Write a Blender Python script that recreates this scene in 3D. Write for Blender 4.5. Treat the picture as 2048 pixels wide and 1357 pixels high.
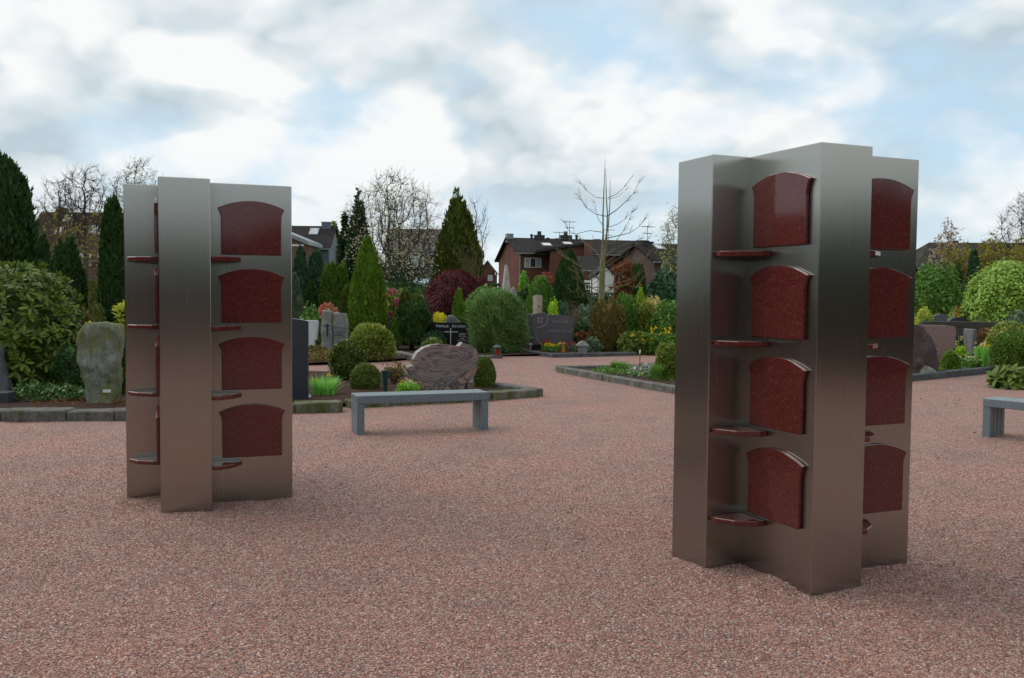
import bpy, bmesh, math, random
import numpy as np
from mathutils import Vector, Matrix, noise as mnoise

for o in list(bpy.data.objects): bpy.data.objects.remove(o)
scene = bpy.context.scene
COL = scene.collection
R = math.radians
random.seed(7)

# ------------------------------------------------------------------ camera
F, PITCH, ROLL, CAMH = 1847.9, 0.0492, 0.0086, 1.6
fw = Vector((0, math.cos(PITCH), -math.sin(PITCH)))
up0 = Vector((0, math.sin(PITCH), math.cos(PITCH)))
rt0 = Vector((1, 0, 0))
rt = rt0*math.cos(ROLL) + up0*math.sin(ROLL)
upv = -rt0*math.sin(ROLL) + up0*math.cos(ROLL)
cd = bpy.data.cameras.new('camera'); cam = bpy.data.objects.new('camera', cd); COL.objects.link(cam)
M = Matrix((rt, upv, -fw)).transposed().to_4x4(); M.translation = (0, 0, CAMH)
cam.matrix_world = M
cd.sensor_width = 36; cd.lens = 36*F/2048; cd.clip_end = 2000; cd.clip_start = 0.1
scene.camera = cam

# ------------------------------------------------------------------ sky and sun
SUN_EL, SUN_AZ = 46, -62           # azimuth measured from +Y (view direction), negative = left
wd = bpy.data.worlds.new("World"); scene.world = wd; wd.use_nodes = True
nt = wd.node_tree; nt.nodes.clear()
def N(t, nt_, **k):
    n = nt_.nodes.new(t)
    for a, b in k.items():
        if a in n.inputs.keys(): n.inputs[a].default_value = b
        else: setattr(n, a, b)
    return n
def mth(nt_, op, a, b=None, clamp=False):
    n = nt_.nodes.new('ShaderNodeMath'); n.operation = op; n.use_clamp = clamp
    for i, v in enumerate((a, b)):
        if v is None: continue
        if isinstance(v, (int, float)): n.inputs[i].default_value = v
        else: nt_.links.new(v, n.inputs[i])
    return n.outputs[0]
def ramp(nt_, fac, stops, interp='LINEAR'):
    n = nt_.nodes.new('ShaderNodeValToRGB'); cr = n.color_ramp; cr.interpolation = interp
    while len(cr.elements) < len(stops): cr.elements.new(0.5)
    for e, (p, c) in zip(cr.elements, stops):
        e.position = p; e.color = (*c, 1) if len(c) == 3 else c
    nt_.links.new(fac, n.inputs[0]); return n.outputs[0]
def mixc(nt_, fac, a, b, blend='MIX'):
    n = nt_.nodes.new('ShaderNodeMix'); n.data_type = 'RGBA'; n.blend_type = blend
    for i, v in ((0, fac), (6, a), (7, b)):
        if isinstance(v, (int, float)): n.inputs[i].default_value = v
        elif isinstance(v, tuple): n.inputs[i].default_value = (*v, 1) if len(v) == 3 else v
        else: nt_.links.new(v, n.inputs[i])
    return n.outputs[2]
L = nt.links.new
sky = N('ShaderNodeTexSky', nt); sky.sky_type = 'NISHITA'; sky.sun_disc = False
sky.sun_elevation = R(SUN_EL); sky.sun_rotation = R(SUN_AZ); sky.air_density = 1.0; sky.dust_density = 2.0
tc = N('ShaderNodeTexCoord', nt); sp = N('ShaderNodeSeparateXYZ', nt); L(tc.outputs['Generated'], sp.inputs[0])
zc = mth(nt, 'MAXIMUM', sp.outputs[2], 0.0)
den = mth(nt, 'ADD', zc, 0.48)
cb = N('ShaderNodeCombineXYZ', nt)
L(mth(nt, 'DIVIDE', sp.outputs[0], den), cb.inputs[0]); L(mth(nt, 'DIVIDE', sp.outputs[1], den), cb.inputs[1])
def cloudnoise(scale, off, detail=7, rough=0.55, dist=0.35):
    mp = N('ShaderNodeMapping', nt); mp.inputs['Location'].default_value = off
    L(cb.outputs[0], mp.inputs[0])
    n = N('ShaderNodeTexNoise', nt); n.noise_dimensions = '2D'; n.inputs['Scale'].default_value = scale; n.inputs['Detail'].default_value = detail
    n.inputs['Roughness'].default_value = rough; n.inputs['Distortion'].default_value = dist
    L(mp.outputs[0], n.inputs[0]); return n.outputs[0]
OFF = (2.3, 0.7, 0.4)
def puffs(scale, off, smooth=0.6):
    mp = N('ShaderNodeMapping', nt); mp.inputs['Location'].default_value = off; L(cb.outputs[0], mp.inputs[0])
    wn = N('ShaderNodeTexNoise', nt, Scale=2.2, Detail=4.0, Roughness=0.6); L(mp.outputs[0], wn.inputs[0])
    va = N('ShaderNodeVectorMath', nt); va.operation = 'MULTIPLY_ADD'; L(wn.outputs['Color'], va.inputs[0]); va.inputs[1].default_value = (0.55, 0.55, 0.55); L(mp.outputs[0], va.inputs[2])
    v = N('ShaderNodeTexVoronoi', nt); v.voronoi_dimensions = '2D'; v.feature = 'F1'; v.inputs['Scale'].default_value = scale
    v.inputs['Detail'].default_value = 1.6; v.inputs['Roughness'].default_value = 0.5; v.inputs['Lacunarity'].default_value = 2.2; v.normalize = True
    L(va.outputs[0], v.inputs['Vector']); return mth(nt, 'SUBTRACT', 1.0, v.outputs['Distance'])
n1 = cloudnoise(1.7, OFF, 6, 0.55, 0.1); n3 = cloudnoise(2.0, (8.1, 4.2, 2), 4, 0.5, 0.0)
pf_ = puffs(3.4, (0.3, 0.9, 0), 0.35); pf2 = puffs(3.4, (0.34, 0.81, 0), 0.35)
dens = mth(nt, 'ADD', mth(nt, 'MULTIPLY', n1, 0.75), mth(nt, 'MULTIPLY', pf_, 0.36))
mask = ramp(nt, dens, [(0.475, (0.08, 0.08, 0.08)), (0.61, (1, 1, 1))])
light = mth(nt, 'ADD', mth(nt, 'MULTIPLY', mth(nt, 'SUBTRACT', pf_, pf2), 1.7), mth(nt, 'ADD', mth(nt, 'MULTIPLY', n3, 1.25), mth(nt, 'MULTIPLY', pf_, 0.25)))
ccol = ramp(nt, light, [(0.40, (3.6, 4.25, 4.7)), (0.60, (4.5, 5.1, 5.4)), (0.82, (5.5, 5.85, 6.0)), (1.08, (6.5, 6.6, 6.6))])
blue = mixc(nt, 0.8, sky.outputs[0], (3.8, 5.3, 6.5))
body = mixc(nt, mask, blue, ccol)
hz = ramp(nt, zc, [(0.0, (0.7, 0.7, 0.7)), (0.14, (0, 0, 0))])
body = mixc(nt, hz, body, (4.9, 5.8, 6.3))
bg = N('ShaderNodeBackground', nt); bg.inputs[1].default_value = 0.1
L(body, bg.inputs[0]); wo = N('ShaderNodeOutputWorld', nt); L(bg.outputs[0], wo.inputs[0])
sl = bpy.data.lights.new('sun', 'SUN'); sl.energy = 1.25; sl.angle = R(55); sl.color = (1, 0.96, 0.9)
so = bpy.data.objects.new('sun', sl); COL.objects.link(so)
sd = Vector((math.sin(R(SUN_AZ))*math.cos(R(SUN_EL)), math.cos(R(SUN_AZ))*math.cos(R(SUN_EL)), math.sin(R(SUN_EL))))
so.rotation_euler = sd.to_track_quat('Z', 'Y').to_euler()
scene.view_settings.view_transform = 'Standard'; scene.view_settings.look = 'None'
scene.view_settings.exposure = 0.55; scene.view_settings.gamma = 1; scene.view_settings.use_curve_mapping = False
scene.render.engine = 'CYCLES'
try: wd.cycles.sampling_method = 'MANUAL'; wd.cycles.sample_map_resolution = 512
except Exception: pass

# ------------------------------------------------------------------ photo geometry helpers (photo pixels -> places)
def ray(px, py):
    u = (px-1024)/F; v = (678.5-py)/F
    return fw + rt*u + upv*v
def gnd(px, py, z=0.0):
    d = ray(px, py); t = (z-CAMH)/d.z
    return Vector((d.x*t, d.y*t, z))
def at(px, py, Y):
    d = ray(px, py); t = Y/d.y
    return Vector((d.x*t, Y, CAMH+d.z*t))
def hyz(px): return 587.5+ROLL*(px-1024)

# ------------------------------------------------------------------ materials
MATS = {}
def newmat(name):
    m = bpy.data.materials.new(name); m.use_nodes = True; t = m.node_tree
    return m, t, t.nodes['Principled BSDF']
def simple(name, c, rough=0.6, metal=0.0, var=0.15, scale=8, bump=0.0, c2=None, spec=0.4, coat=0):
    if name in MATS: return MATS[name]
    m, t, b = newmat(name)
    tcn = N('ShaderNodeTexCoord', t); nz = N('ShaderNodeTexNoise', t, Scale=scale, Detail=6.0, Roughness=0.6)
    t.links.new(tcn.outputs['Object'], nz.inputs[0])
    c2 = c2 or tuple(x*(1-2*var) for x in c)
    col = ramp(t, nz.outputs[0], [(0.3, c2), (0.7, tuple(min(1, x*(1+var)) for x in c))])
    t.links.new(col, b.inputs['Base Color'])
    b.inputs['Roughness'].default_value = rough; b.inputs['Metallic'].default_value = metal
    b.inputs['Specular IOR Level'].default_value = spec; b.inputs['Coat Weight'].default_value = coat
    if bump:
        nb = N('ShaderNodeTexNoise', t, Scale=scale*5, Detail=5.0); t.links.new(tcn.outputs['Object'], nb.inputs[0])
        bp = N('ShaderNodeBump', t, Strength=bump, Distance=0.01); t.links.new(nb.outputs[0], bp.inputs['Height'])
        t.links.new(bp.outputs[0], b.inputs['Normal'])
    MATS[name] = m; return m
LEAFK = 2.95
def leafmat(name, c1, c2, rough=0.5, spec=0.35, trans=0.25, hue=None, nscale=2.5):
    if name in MATS: return MATS[name]
    m, t, b = newmat(name)
    k_ = 1.0 if 'petal' in name or 'rhodo' in name else LEAFK
    c1, c2 = [tuple(min(.9, x*k_*q) for x, q in zip(c, (1.04, 1.0, 0.72))) for c in (c1, c2)]
    g = N('ShaderNodeNewGeometry', t); oi = N('ShaderNodeObjectInfo', t); tcn = N('ShaderNodeTexCoord', t)
    r = mth(t, 'FRACT', mth(t, 'ADD', g.outputs['Random Per Island'], mth(t, 'MULTIPLY', oi.outputs['Random'], 7.31)))
    nz = N('ShaderNodeTexNoise', t, Scale=nscale, Detail=3.0); t.links.new(tcn.outputs['Object'], nz.inputs[0])
    fac = mth(t, 'ADD', mth(t, 'MULTIPLY', r, 0.65), mth(t, 'MULTIPLY', mth(t, 'SUBTRACT', nz.outputs[0], 0.3), 0.9), True)
    stops = [(0.0, c1), (1.0, c2)] if hue is None else [(0.0, c1), (0.62, c2), (1.0, hue)]
    col = ramp(t, fac, stops)
    t.links.new(col, b.inputs['Base Color']); b.inputs['Roughness'].default_value = rough
    b.inputs['Specular IOR Level'].default_value = spec
    tr = N('ShaderNodeBsdfTranslucent', t); t.links.new(col, tr.inputs[0])
    mx = N('ShaderNodeMixShader', t); mx.inputs[0].default_value = trans
    t.links.new(b.outputs[0], mx.inputs[1]); t.links.new(tr.outputs[0], mx.inputs[2])
    t.links.new(mx.outputs[0], t.nodes['Material Output'].inputs[0])
    MATS[name] = m; return m

def gravel_mat():
    m, t, b = newmat('gravel')
    tcn = N('ShaderNodeTexCoord', t)
    def vor(scale):
        v = N('ShaderNodeTexVoronoi', t, Scale=scale); t.links.new(tcn.outputs['Object'], v.inputs['Vector']); return v
    v = vor(88.0); v2 = vor(41.0)
    sx = N('ShaderNodeSeparateColor', t); t.links.new(v.outputs['Color'], sx.inputs[0])
    col = ramp(t, sx.outputs[0], GRAVEL_STOPS, 'CONSTANT')
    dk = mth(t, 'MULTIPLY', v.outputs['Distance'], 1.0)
    edge = ramp(t, dk, [(0.25, (1, 1, 1)), (0.75, (0.42, 0.40, 0.40))])  # shade of the cavities between pebbles, painted into the colour
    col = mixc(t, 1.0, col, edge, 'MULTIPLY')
    nz = N('ShaderNodeTexNoise', t, Scale=0.9, Detail=5.0, Roughness=0.65); t.links.new(tcn.outputs['Object'], nz.inputs[0])
    tone = ramp(t, nz.outputs[0], [(0.3, (0.80, 0.84, 0.88)), (0.5, (1, 1, 1)), (0.7, (1.16, 1.0, 0.95))])
    col = mixc(t, 1.0, col, tone, 'MULTIPLY')
    t.links.new(col, b.inputs['Base Color']); b.inputs['Roughness'].default_value = 0.75; b.inputs['Specular IOR Level'].default_value = 0.3
    h = mth(t, 'ADD', mth(t, 'MULTIPLY', v.outputs['Distance'], -1.0), mth(t, 'MULTIPLY', v2.outputs['Distance'], -0.8))
    bp = N('ShaderNodeBump', t, Strength=0.75, Distance=0.008); t.links.new(h, bp.inputs['Height']); t.links.new(bp.outputs[0], b.inputs['Normal'])
    return m
GS = 1.04
GRAVEL_STOPS = [(0.0, (0.34*GS, 0.17*GS, 0.145*GS)), (0.20, (0.42*GS, 0.235*GS, 0.20*GS)), (0.38, (0.26*GS, 0.12*GS, 0.10*GS)),
                (0.50, (0.36*GS, 0.28*GS, 0.255*GS)), (0.64, (0.47*GS, 0.31*GS, 0.27*GS)), (0.76, (0.17*GS, 0.135*GS, 0.13*GS)),
                (0.86, (0.55*GS, 0.44*GS, 0.38*GS)), (0.95, (0.50*GS, 0.26*GS, 0.15*GS)), (0.988, (0.64*GS, 0.58*GS, 0.52*GS))]
GRAVEL_STOPS = [(p, (c[0]*1.02, c[1]*0.955, c[2]*0.90)) for p, c in GRAVEL_STOPS]
def stone_mat():
    m, t, b = newmat('gravel_stone'); st_ = [(p, tuple(x*.86 for x in c)) for p, c in GRAVEL_STOPS]
    oi = N('ShaderNodeObjectInfo', t)
    t.links.new(ramp(t, oi.outputs['Random'], st_, 'CONSTANT'), b.inputs['Base Color'])
    b.inputs['Roughness'].default_value = 0.7; b.inputs['Specular IOR Level'].default_value = 0.35
    return m
def steel_mat():
    m, t, b = newmat('brushed_steel')
    tcn = N('ShaderNodeTexCoord', t)
    mp = N('ShaderNodeMapping', t); mp.inputs['Scale'].default_value = (260, 260, 1.2); t.links.new(tcn.outputs['Object'], mp.inputs[0])
    nf = N('ShaderNodeTexNoise', t, Scale=1.0, Detail=3.0); t.links.new(mp.outputs[0], nf.inputs[0])
    mp2 = N('ShaderNodeMapping', t); mp2.inputs['Scale'].default_value = (70, 70, 0.3); t.links.new(tcn.outputs['Object'], mp2.inputs[0])
    ns = N('ShaderNodeTexNoise', t, Scale=1.0, Detail=4.0, Roughness=0.7); t.links.new(mp2.outputs[0], ns.inputs[0])
    streak = ramp(t, ns.outputs[0], [(0.58, (0, 0, 0)), (0.74, (1, 1, 1))])
    nl = N('ShaderNodeTexNoise', t, Scale=1.6, Detail=3.0); t.links.new(tcn.outputs['Object'], nl.inputs[0])
    base = mixc(t, nf.outputs[0], (0.375, 0.372, 0.340), (0.415, 0.412, 0.378))
    base = mixc(t, mth(t, 'MULTIPLY', streak, 0.16), base, (0.56, 0.555, 0.54))
    t.links.new(base, b.inputs['Base Color'])
    b.inputs['Metallic'].default_value = 1.0
    rg = mth(t, 'ADD', mth(t, 'ADD', mth(t, 'MULTIPLY', nf.outputs[0], 0.03), mth(t, 'MULTIPLY', streak, 0.05)), mth(t, 'ADD', mth(t, 'MULTIPLY', nl.outputs[0], 0.04), 0.22))
    t.links.new(rg, b.inputs['Roughness'])
    b.inputs['Anisotropic'].default_value = 0.85
    tg = N('ShaderNodeTangent', t); tg.direction_type = 'RADIAL'; tg.axis = 'Z'; t.links.new(tg.outputs[0], b.inputs['Tangent'])
    return m
def granite(name, c, cd_, cl, scale=160, rough=0.14, coat=0.0):
    if name in MATS: return MATS[name]
    m, t, b = newmat(name)
    tcn = N('ShaderNodeTexCoord', t)
    v = N('ShaderNodeTexVoronoi', t, Scale=scale); t.links.new(tcn.outputs['Object'], v.inputs['Vector'])
    sx = N('ShaderNodeSeparateColor', t); t.links.new(v.outputs['Color'], sx.inputs[0])
    nz = N('ShaderNodeTexNoise', t, Scale=scale*0.25, Detail=5.0); t.links.new(tcn.outputs['Object'], nz.inputs[0])
    f = mth(t, 'ADD', mth(t, 'MULTIPLY', sx.outputs[0], 0.6), mth(t, 'MULTIPLY', nz.outputs[0], 0.4))
    col = ramp(t, f, [(0.18, cd_), (0.42, c), (0.62, c), (0.84, cl)])
    t.links.new(col, b.inputs['Base Color']); b.inputs['Roughness'].default_value = rough; b.inputs['Specular IOR Level'].default_value = 0.5
    b.inputs['Coat Weight'].default_value = coat
    MATS[name] = m; return m
def swirl_mat():
    m, t, b = newmat('swirl_granite')
    tcn = N('ShaderNodeTexCoord', t)
    mp = N('ShaderNodeMapping', t); mp.inputs['Rotation'].default_value = (0, R(-20), 0); mp.inputs['Scale'].default_value = (0.9, 1, 2.8); t.links.new(tcn.outputs['Object'], mp.inputs[0])
    w = N('ShaderNodeTexNoise', t, Scale=0.95, Detail=7.0, Roughness=0.52, Distortion=1.5); t.links.new(mp.outputs[0], w.inputs[0])
    col = ramp(t, w.outputs[0], [(0.30, (0.075, 0.07, 0.075)), (0.38, (0.24, 0.19, 0.18)), (0.415, (0.085, 0.08, 0.085)), (0.455, (0.27, 0.205, 0.19)), (0.49, (0.18, 0.15, 0.148)), (0.51, (0.07, 0.066, 0.07)), (0.54, (0.38, 0.22, 0.18)), (0.575, (0.22, 0.18, 0.172)), (0.62, (0.08, 0.076, 0.08)), (0.66, (0.36, 0.22, 0.185)), (0.76, (0.23, 0.195, 0.185))])
    v = N('ShaderNodeTexNoise', t, Scale=90.0, Detail=2.0); t.links.new(tcn.outputs['Object'], v.inputs[0])
    col = mixc(t, 0.2, col, v.outputs[0], 'OVERLAY')
    t.links.new(col, b.inputs['Base Color']); b.inputs['Roughness'].default_value = 0.18
    return m
def mossrock(name, c, c2, moss, amount=0.5, scale=5):
    if name in MATS: return MATS[name]
    m, t, b = newmat(name)
    tcn = N('ShaderNodeTexCoord', t)
    n1_ = N('ShaderNodeTexNoise', t, Scale=scale*2.0, Detail=8.0, Roughness=0.7, Distortion=0.5); t.links.new(tcn.outputs['Object'], n1_.inputs[0])
    mp = N('ShaderNodeMapping', t); mp.inputs['Scale'].default_value = (1.6, 1.6, 0.5); t.links.new(tcn.outputs['Object'], mp.inputs[0])
    n2_ = N('ShaderNodeTexNoise', t, Scale=scale, Detail=6.0, Roughness=0.65); t.links.new(mp.outputs[0], n2_.inputs[0])
    col = ramp(t, n1_.outputs[0], [(0.3, c2), (0.55, c), (0.75, tuple(min(1, x*1.35) for x in c))])
    mk = ramp(t, n2_.outputs[0], [(0.62-amount*0.3, (0, 0, 0)), (0.75-amount*0.25, (1, 1, 1))])
    col = mixc(t, mk, col, moss)
    t.links.new(col, b.inputs['Base Color']); b.inputs['Roughness'].default_value = 0.85; b.inputs['Specular IOR Level'].default_value = 0.2
    bp = N('ShaderNodeBump', t, Strength=0.9, Distance=0.05); t.links.new(n1_.outputs[0], bp.inputs['Height']); t.links.new(bp.outputs[0], b.inputs['Normal'])
    MATS[name] = m; return m
def brickmat(name, c1, c2, mortar=(0.22, 0.20, 0.18)):
    if name in MATS: return MATS[name]
    m, t, b = newmat(name)
    tcn = N('ShaderNodeTexCoord', t); mp = N('ShaderNodeMapping', t)
    mp.inputs['Rotation'].default_value = (R(90), 0, 0); t.links.new(tcn.outputs['Object'], mp.inputs[0])
    s = N('ShaderNodeSeparateXYZ', t); t.links.new(tcn.outputs['Object'], s.inputs[0])
    c = N('ShaderNodeCombineXYZ', t); t.links.new(mth(t, 'ADD', s.outputs[0], s.outputs[1]), c.inputs[0]); t.links.new(s.outputs[2], c.inputs[1])
    br = N('ShaderNodeTexBrick', t); br.inputs['Scale'].default_value = 1.0
    br.inputs['Color1'].default_value = (*c1, 1); br.inputs['Color2'].default_value = (*c2, 1); br.inputs['Mortar'].default_value = (*mortar, 1)
    br.inputs['Brick Width'].default_value = 0.24; br.inputs['Row Height'].default_value = 0.083; br.inputs['Mortar Size'].default_value = 0.008
    t.links.new(c.outputs[0], br.inputs[0])
    nz = N('ShaderNodeTexNoise', t, Scale=0.7, Detail=5.0); t.links.new(tcn.outputs['Object'], nz.inputs[0])
    col = mixc(t, 1.0, br.outputs[0], ramp(t, nz.outputs[0], [(0.3, (0.75, 0.75, 0.78)), (0.7, (1.2, 1.15, 1.1))]), 'MULTIPLY')
    t.links.new(col, b.inputs['Base Color']); b.inputs['Roughness'].default_value = 0.9; b.inputs['Specular IOR Level'].default_value = 0.15
    MATS[name] = m; return m
def roofmat(name, c):
    if name in MATS: return MATS[name]
    m, t, b = newmat(name)
    tcn = N('ShaderNodeTexCoord', t)
    s = N('ShaderNodeSeparateXYZ', t); t.links.new(tcn.outputs['Object'], s.inputs[0])
    c_ = N('ShaderNodeCombineXYZ', t); t.links.new(s.outputs[0], c_.inputs[0]); t.links.new(mth(t, 'MULTIPLY', s.outputs[2], 2.0), c_.inputs[1])
    br = N('ShaderNodeTexBrick', t); br.inputs['Color1'].default_value = (*c, 1); br.inputs['Color2'].default_value = (*[x*1.35 for x in c], 1); br.inputs['Mortar'].default_value = (*[x*0.5 for x in c], 1)
    br.inputs['Brick Width'].default_value = 0.3; br.inputs['Row Height'].default_value = 0.36; br.inputs['Mortar Size'].default_value = 0.03
    br.inputs['Scale'].default_value = 1.0
    t.links.new(c_.outputs[0], br.inputs[0])
    nz = N('ShaderNodeTexNoise', t, Scale=0.6, Detail=5.0); t.links.new(tcn.outputs['Object'], nz.inputs[0])
    col = mixc(t, 1.0, br.outputs[0], ramp(t, nz.outputs[0], [(0.3, (0.75, 0.75, 0.75)), (0.7, (1.2, 1.2, 1.15))]), 'MULTIPLY')
    t.links.new(col, b.inputs['Base Color']); b.inputs['Roughness'].default_value = 0.95; b.inputs['Specular IOR Level'].default_value = 0.12
    MATS[name] = m; return m

# ------------------------------------------------------------------ object helpers
def tag(o, label=None, cat=None, group=None, kind=None):
    if label: o['label'] = label
    if cat: o['category'] = cat
    if group: o['group'] = group
    if kind: o['kind'] = kind
    return o
def empty(name, loc, rz=0, label=None, cat=None, group=None):
    o = bpy.data.objects.new(name, None); COL.objects.link(o); o.location = loc; o.rotation_euler = (0, 0, rz); o.empty_display_size = 0.2
    return tag(o, label, cat, group)
def link(name, me, m, parent=None, loc=(0, 0, 0), rot=(0, 0, 0)):
    o = bpy.data.objects.new(name, me); COL.objects.link(o); o.location = loc; o.rotation_euler = rot
    if m is not None:
        ms = m if isinstance(m, (list, tuple)) else [m]
        me.materials.clear()
        for x in ms: me.materials.append(x)
    if parent: o.parent = parent
    return o
def mesh(name, V, Fc, smooth=False):
    me = bpy.data.meshes.new(name); me.from_pydata([tuple(v) for v in V], [], [tuple(f) for f in Fc])
    if smooth: me.polygons.foreach_set('use_smooth', [True]*len(me.polygons))
    me.update(); return me
def npmesh(name, V, Fq, Ft=None):
    """fast mesh from numpy verts, quads and triangles"""
    me = bpy.data.meshes.new(name); V = np.asarray(V, dtype=np.float32)
    Fq = np.zeros((0, 4), int) if Fq is None else np.asarray(Fq); Ft = np.zeros((0, 3), int) if Ft is None else np.asarray(Ft)
    me.vertices.add(len(V)); me.vertices.foreach_set('co', V.ravel())
    idx = np.concatenate([Fq.ravel(), Ft.ravel()]).astype(np.int32)
    tot = np.concatenate([np.full(len(Fq), 4), np.full(len(Ft), 3)]).astype(np.int32)
    st = np.concatenate([[0], np.cumsum(tot)[:-1]]).astype(np.int32)
    me.loops.add(len(idx)); me.loops.foreach_set('vertex_index', idx)
    me.polygons.add(len(tot)); me.polygons.foreach_set('loop_start', st); me.polygons.foreach_set('loop_total', tot)
    me.update(calc_edges=True); return me
def bmbox(bm, x0, x1, y0, y1, z0, z1, rz=0, piv=(0, 0), bev=0):
    vs = [bm.verts.new((x, y, z)) for z in (z0, z1) for y in (y0, y1) for x in (x0, x1)]
    fs = [bm.faces.new([vs[i] for i in q]) for q in ((0, 2, 3, 1), (4, 5, 7, 6), (0, 1, 5, 4), (2, 6, 7, 3), (0, 4, 6, 2), (1, 3, 7, 5))]
    if bev: bmesh.ops.bevel(bm, geom=list({e for f in fs for e in f.edges}), offset=bev, segments=1, affect='EDGES')
    return vs
def fin(bm, name, smooth=False):
    bmesh.ops.recalc_face_normals(bm, faces=bm.faces[:])
    me = bpy.data.meshes.new(name); bm.to_mesh(me); bm.free()
    if smooth: me.polygons.foreach_set('use_smooth', [True]*len(me.polygons))
    return me
def box(name, m, parent, x0, x1, y0, y1, z0, z1, bev=0.0, loc=(0, 0, 0), rot=(0, 0, 0)):
    bm = bmesh.new(); bmbox(bm, x0, x1, y0, y1, z0, z1, bev=bev)
    return link(name, fin(bm, name), m, parent, loc, rot)
def prism(name, outline, y0, y1, m, parent=None, bev=0.006, loc=(0, 0, 0), rot=(0, 0, 0), seg=2):
    """outline in (x, z), extruded from y0 to y1"""
    bm = bmesh.new(); a = [bm.verts.new((x, y0, z)) for x, z in outline]; b = [bm.verts.new((x, y1, z)) for x, z in outline]
    bm.faces.new(a); bm.faces.new(b[::-1]); n = len(a)
    for i in range(n): bm.faces.new((a[i], b[i], b[(i+1) % n], a[(i+1) % n]))
    bmesh.ops.recalc_face_normals(bm, faces=bm.faces[:])
    if bev:
        ed = [e for e in bm.edges if len(e.link_faces) == 2 and e.calc_face_angle(0) > 0.5]
        bmesh.ops.bevel(bm, geom=ed, offset=bev, segments=seg, affect='EDGES')
    if isinstance(m, (list, tuple)):
        for f in bm.faces:
            f.normal_update(); f.material_index = 0 if abs(f.normal.y) > 0.8 else 1
    return link(name, fin(bm, name), m, parent, loc, rot)
def rock(name, m, wfun, H, T, seed, amp=0.04, parent=None, loc=(0, 0, 0), rz=0, lean=0, sub=5, freq=2.5):
    """rough standing stone: width wfun(t) -> (left, right), height H, thickness T"""
    bm = bmesh.new(); nx, ny, nz = 10, 5, 16
    bmesh.ops.create_cube(bm, size=1); bmesh.ops.subdivide_edges(bm, edges=bm.edges[:], cuts=19, use_grid_fill=True)
    for v in bm.verts:
        x, y, t = v.co.x+0.5, v.co.y, v.co.z+0.5
        l, r = wfun(t); X = l+(r-l)*x
        th = T*(1-0.3*t)*(1-0.35*abs(2*x-1)**3)
        p = Vector((X, y*th, t*H))
        q = p*freq+Vector((seed*3.1, seed*1.7, seed))
        d = Vector((mnoise.noise(q), mnoise.noise(q+Vector((9, 0, 0))), mnoise.noise(q+Vector((0, 9, 0)))))*amp
        d += Vector((mnoise.noise(q*3), mnoise.noise(q*3+Vector((9, 0, 0))), mnoise.noise(q*3+Vector((0, 9, 0)))))*amp*0.45
        for fq, ka in ((6.5, 0.28), (14, 0.14)):
            d += Vector((mnoise.noise(q*fq), mnoise.noise(q*fq+Vector((9, 0, 0)))*1.4, mnoise.noise(q*fq+Vector((0, 9, 0)))))*amp*ka
        v.co = p+d+Vector((0, lean*t, 0))
    me = fin(bm, name, True); o = link(name, me, m, parent, loc, (0, 0, rz)); return o
def tubes(segs, sides=5):
    """segs: list of (p0, p1, r0, r1); returns (V, quads)"""
    A = np.array([[*s[0], *s[1], s[2], s[3]] for s in segs], float); n = len(A)
    p0, p1, r0, r1 = A[:, :3], A[:, 3:6], A[:, 6], A[:, 7]
    d = p1-p0; d /= np.linalg.norm(d, axis=1)[:, None]+1e-9
    ref = np.where(np.abs(d[:, 2:3]) > 0.9, np.array([[1., 0, 0]]), np.array([[0, 0, 1.]]))
    a = np.cross(d, ref); a /= np.linalg.norm(a, axis=1)[:, None]; b = np.cross(d, a)
    th = np.arange(sides)*2*np.pi/sides
    ring = a[:, None]*np.cos(th)[None, :, None]+b[:, None]*np.sin(th)[None, :, None]
    V = np.concatenate([p0[:, None]+ring*r0[:, None, None], p1[:, None]+ring*r1[:, None, None]], 1).reshape(-1, 3)
    base = np.arange(n)[:, None]*2*sides; k = np.arange(sides); k2 = (k+1) % sides
    Q = np.stack([base+k, base+k2, base+sides+k2, base+sides+k], -1).reshape(-1, 4)
    return V, Q
def tubemesh(name, segs, sides, m, parent=None, loc=(0, 0, 0)):
    V, Q = tubes(segs, sides); return link(name, npmesh(name, V, Q), m, parent, loc)

# ------------------------------------------------------------------ foliage generators
def nrm(a): return a/(np.linalg.norm(a, axis=1)[:, None]+1e-9)
def leaf_quads(P, D, Nn, Ls, Ws, bend=0.12):
    W = nrm(np.cross(D, Nn)); Nn = np.cross(W, D)
    mid = P+D*(Ls*0.5)[:, None]+Nn*(Ls*bend)[:, None]
    V = np.stack([P, mid+W*(Ws*0.5)[:, None], P+D*Ls[:, None], mid-W*(Ws*0.5)[:, None]], 1).reshape(-1, 3)
    return V, np.arange(len(P)*4).reshape(-1, 4)
PROF = {
 'cone': lambda t: np.clip((1-t)**0.75, 0.02, 1)*np.clip(0.72+t*2.8, 0, 1),
 'spire': lambda t: np.clip((1-t**2.3), 0.02, 1)**0.75*np.clip(0.78+t*1.2, 0, 1),
 'column': lambda t: np.sqrt(np.clip(1-t**3.2, 0.002, 1))*np.clip(0.8+t, 0, 1),
 'dome': lambda t: np.sqrt(np.clip(1-(np.clip(t-0.3, 0, 1)/0.7)**2.2, 0.002, 1))*np.clip(0.86+t*0.5, 0, 1),
 'mound': lambda t: np.sqrt(np.clip(1-t**2, 0.002, 1)),
 'ball': lambda t: np.sqrt(np.clip(1-(np.abs(2*t-0.9)/1.1)**2.2, 0.02, 1)),
 'bush': lambda t: np.sqrt(np.clip(1-(np.abs(t-0.42)/0.6)**2.4, 0.02, 1)),
 'fan': lambda t: (0.45+0.55*np.sqrt(np.clip(t, 0, 1)))*np.sqrt(np.clip(1-(np.clip(t-0.55, 0, 1)/0.45)**2.5, 0.01, 1)),
}
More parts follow.
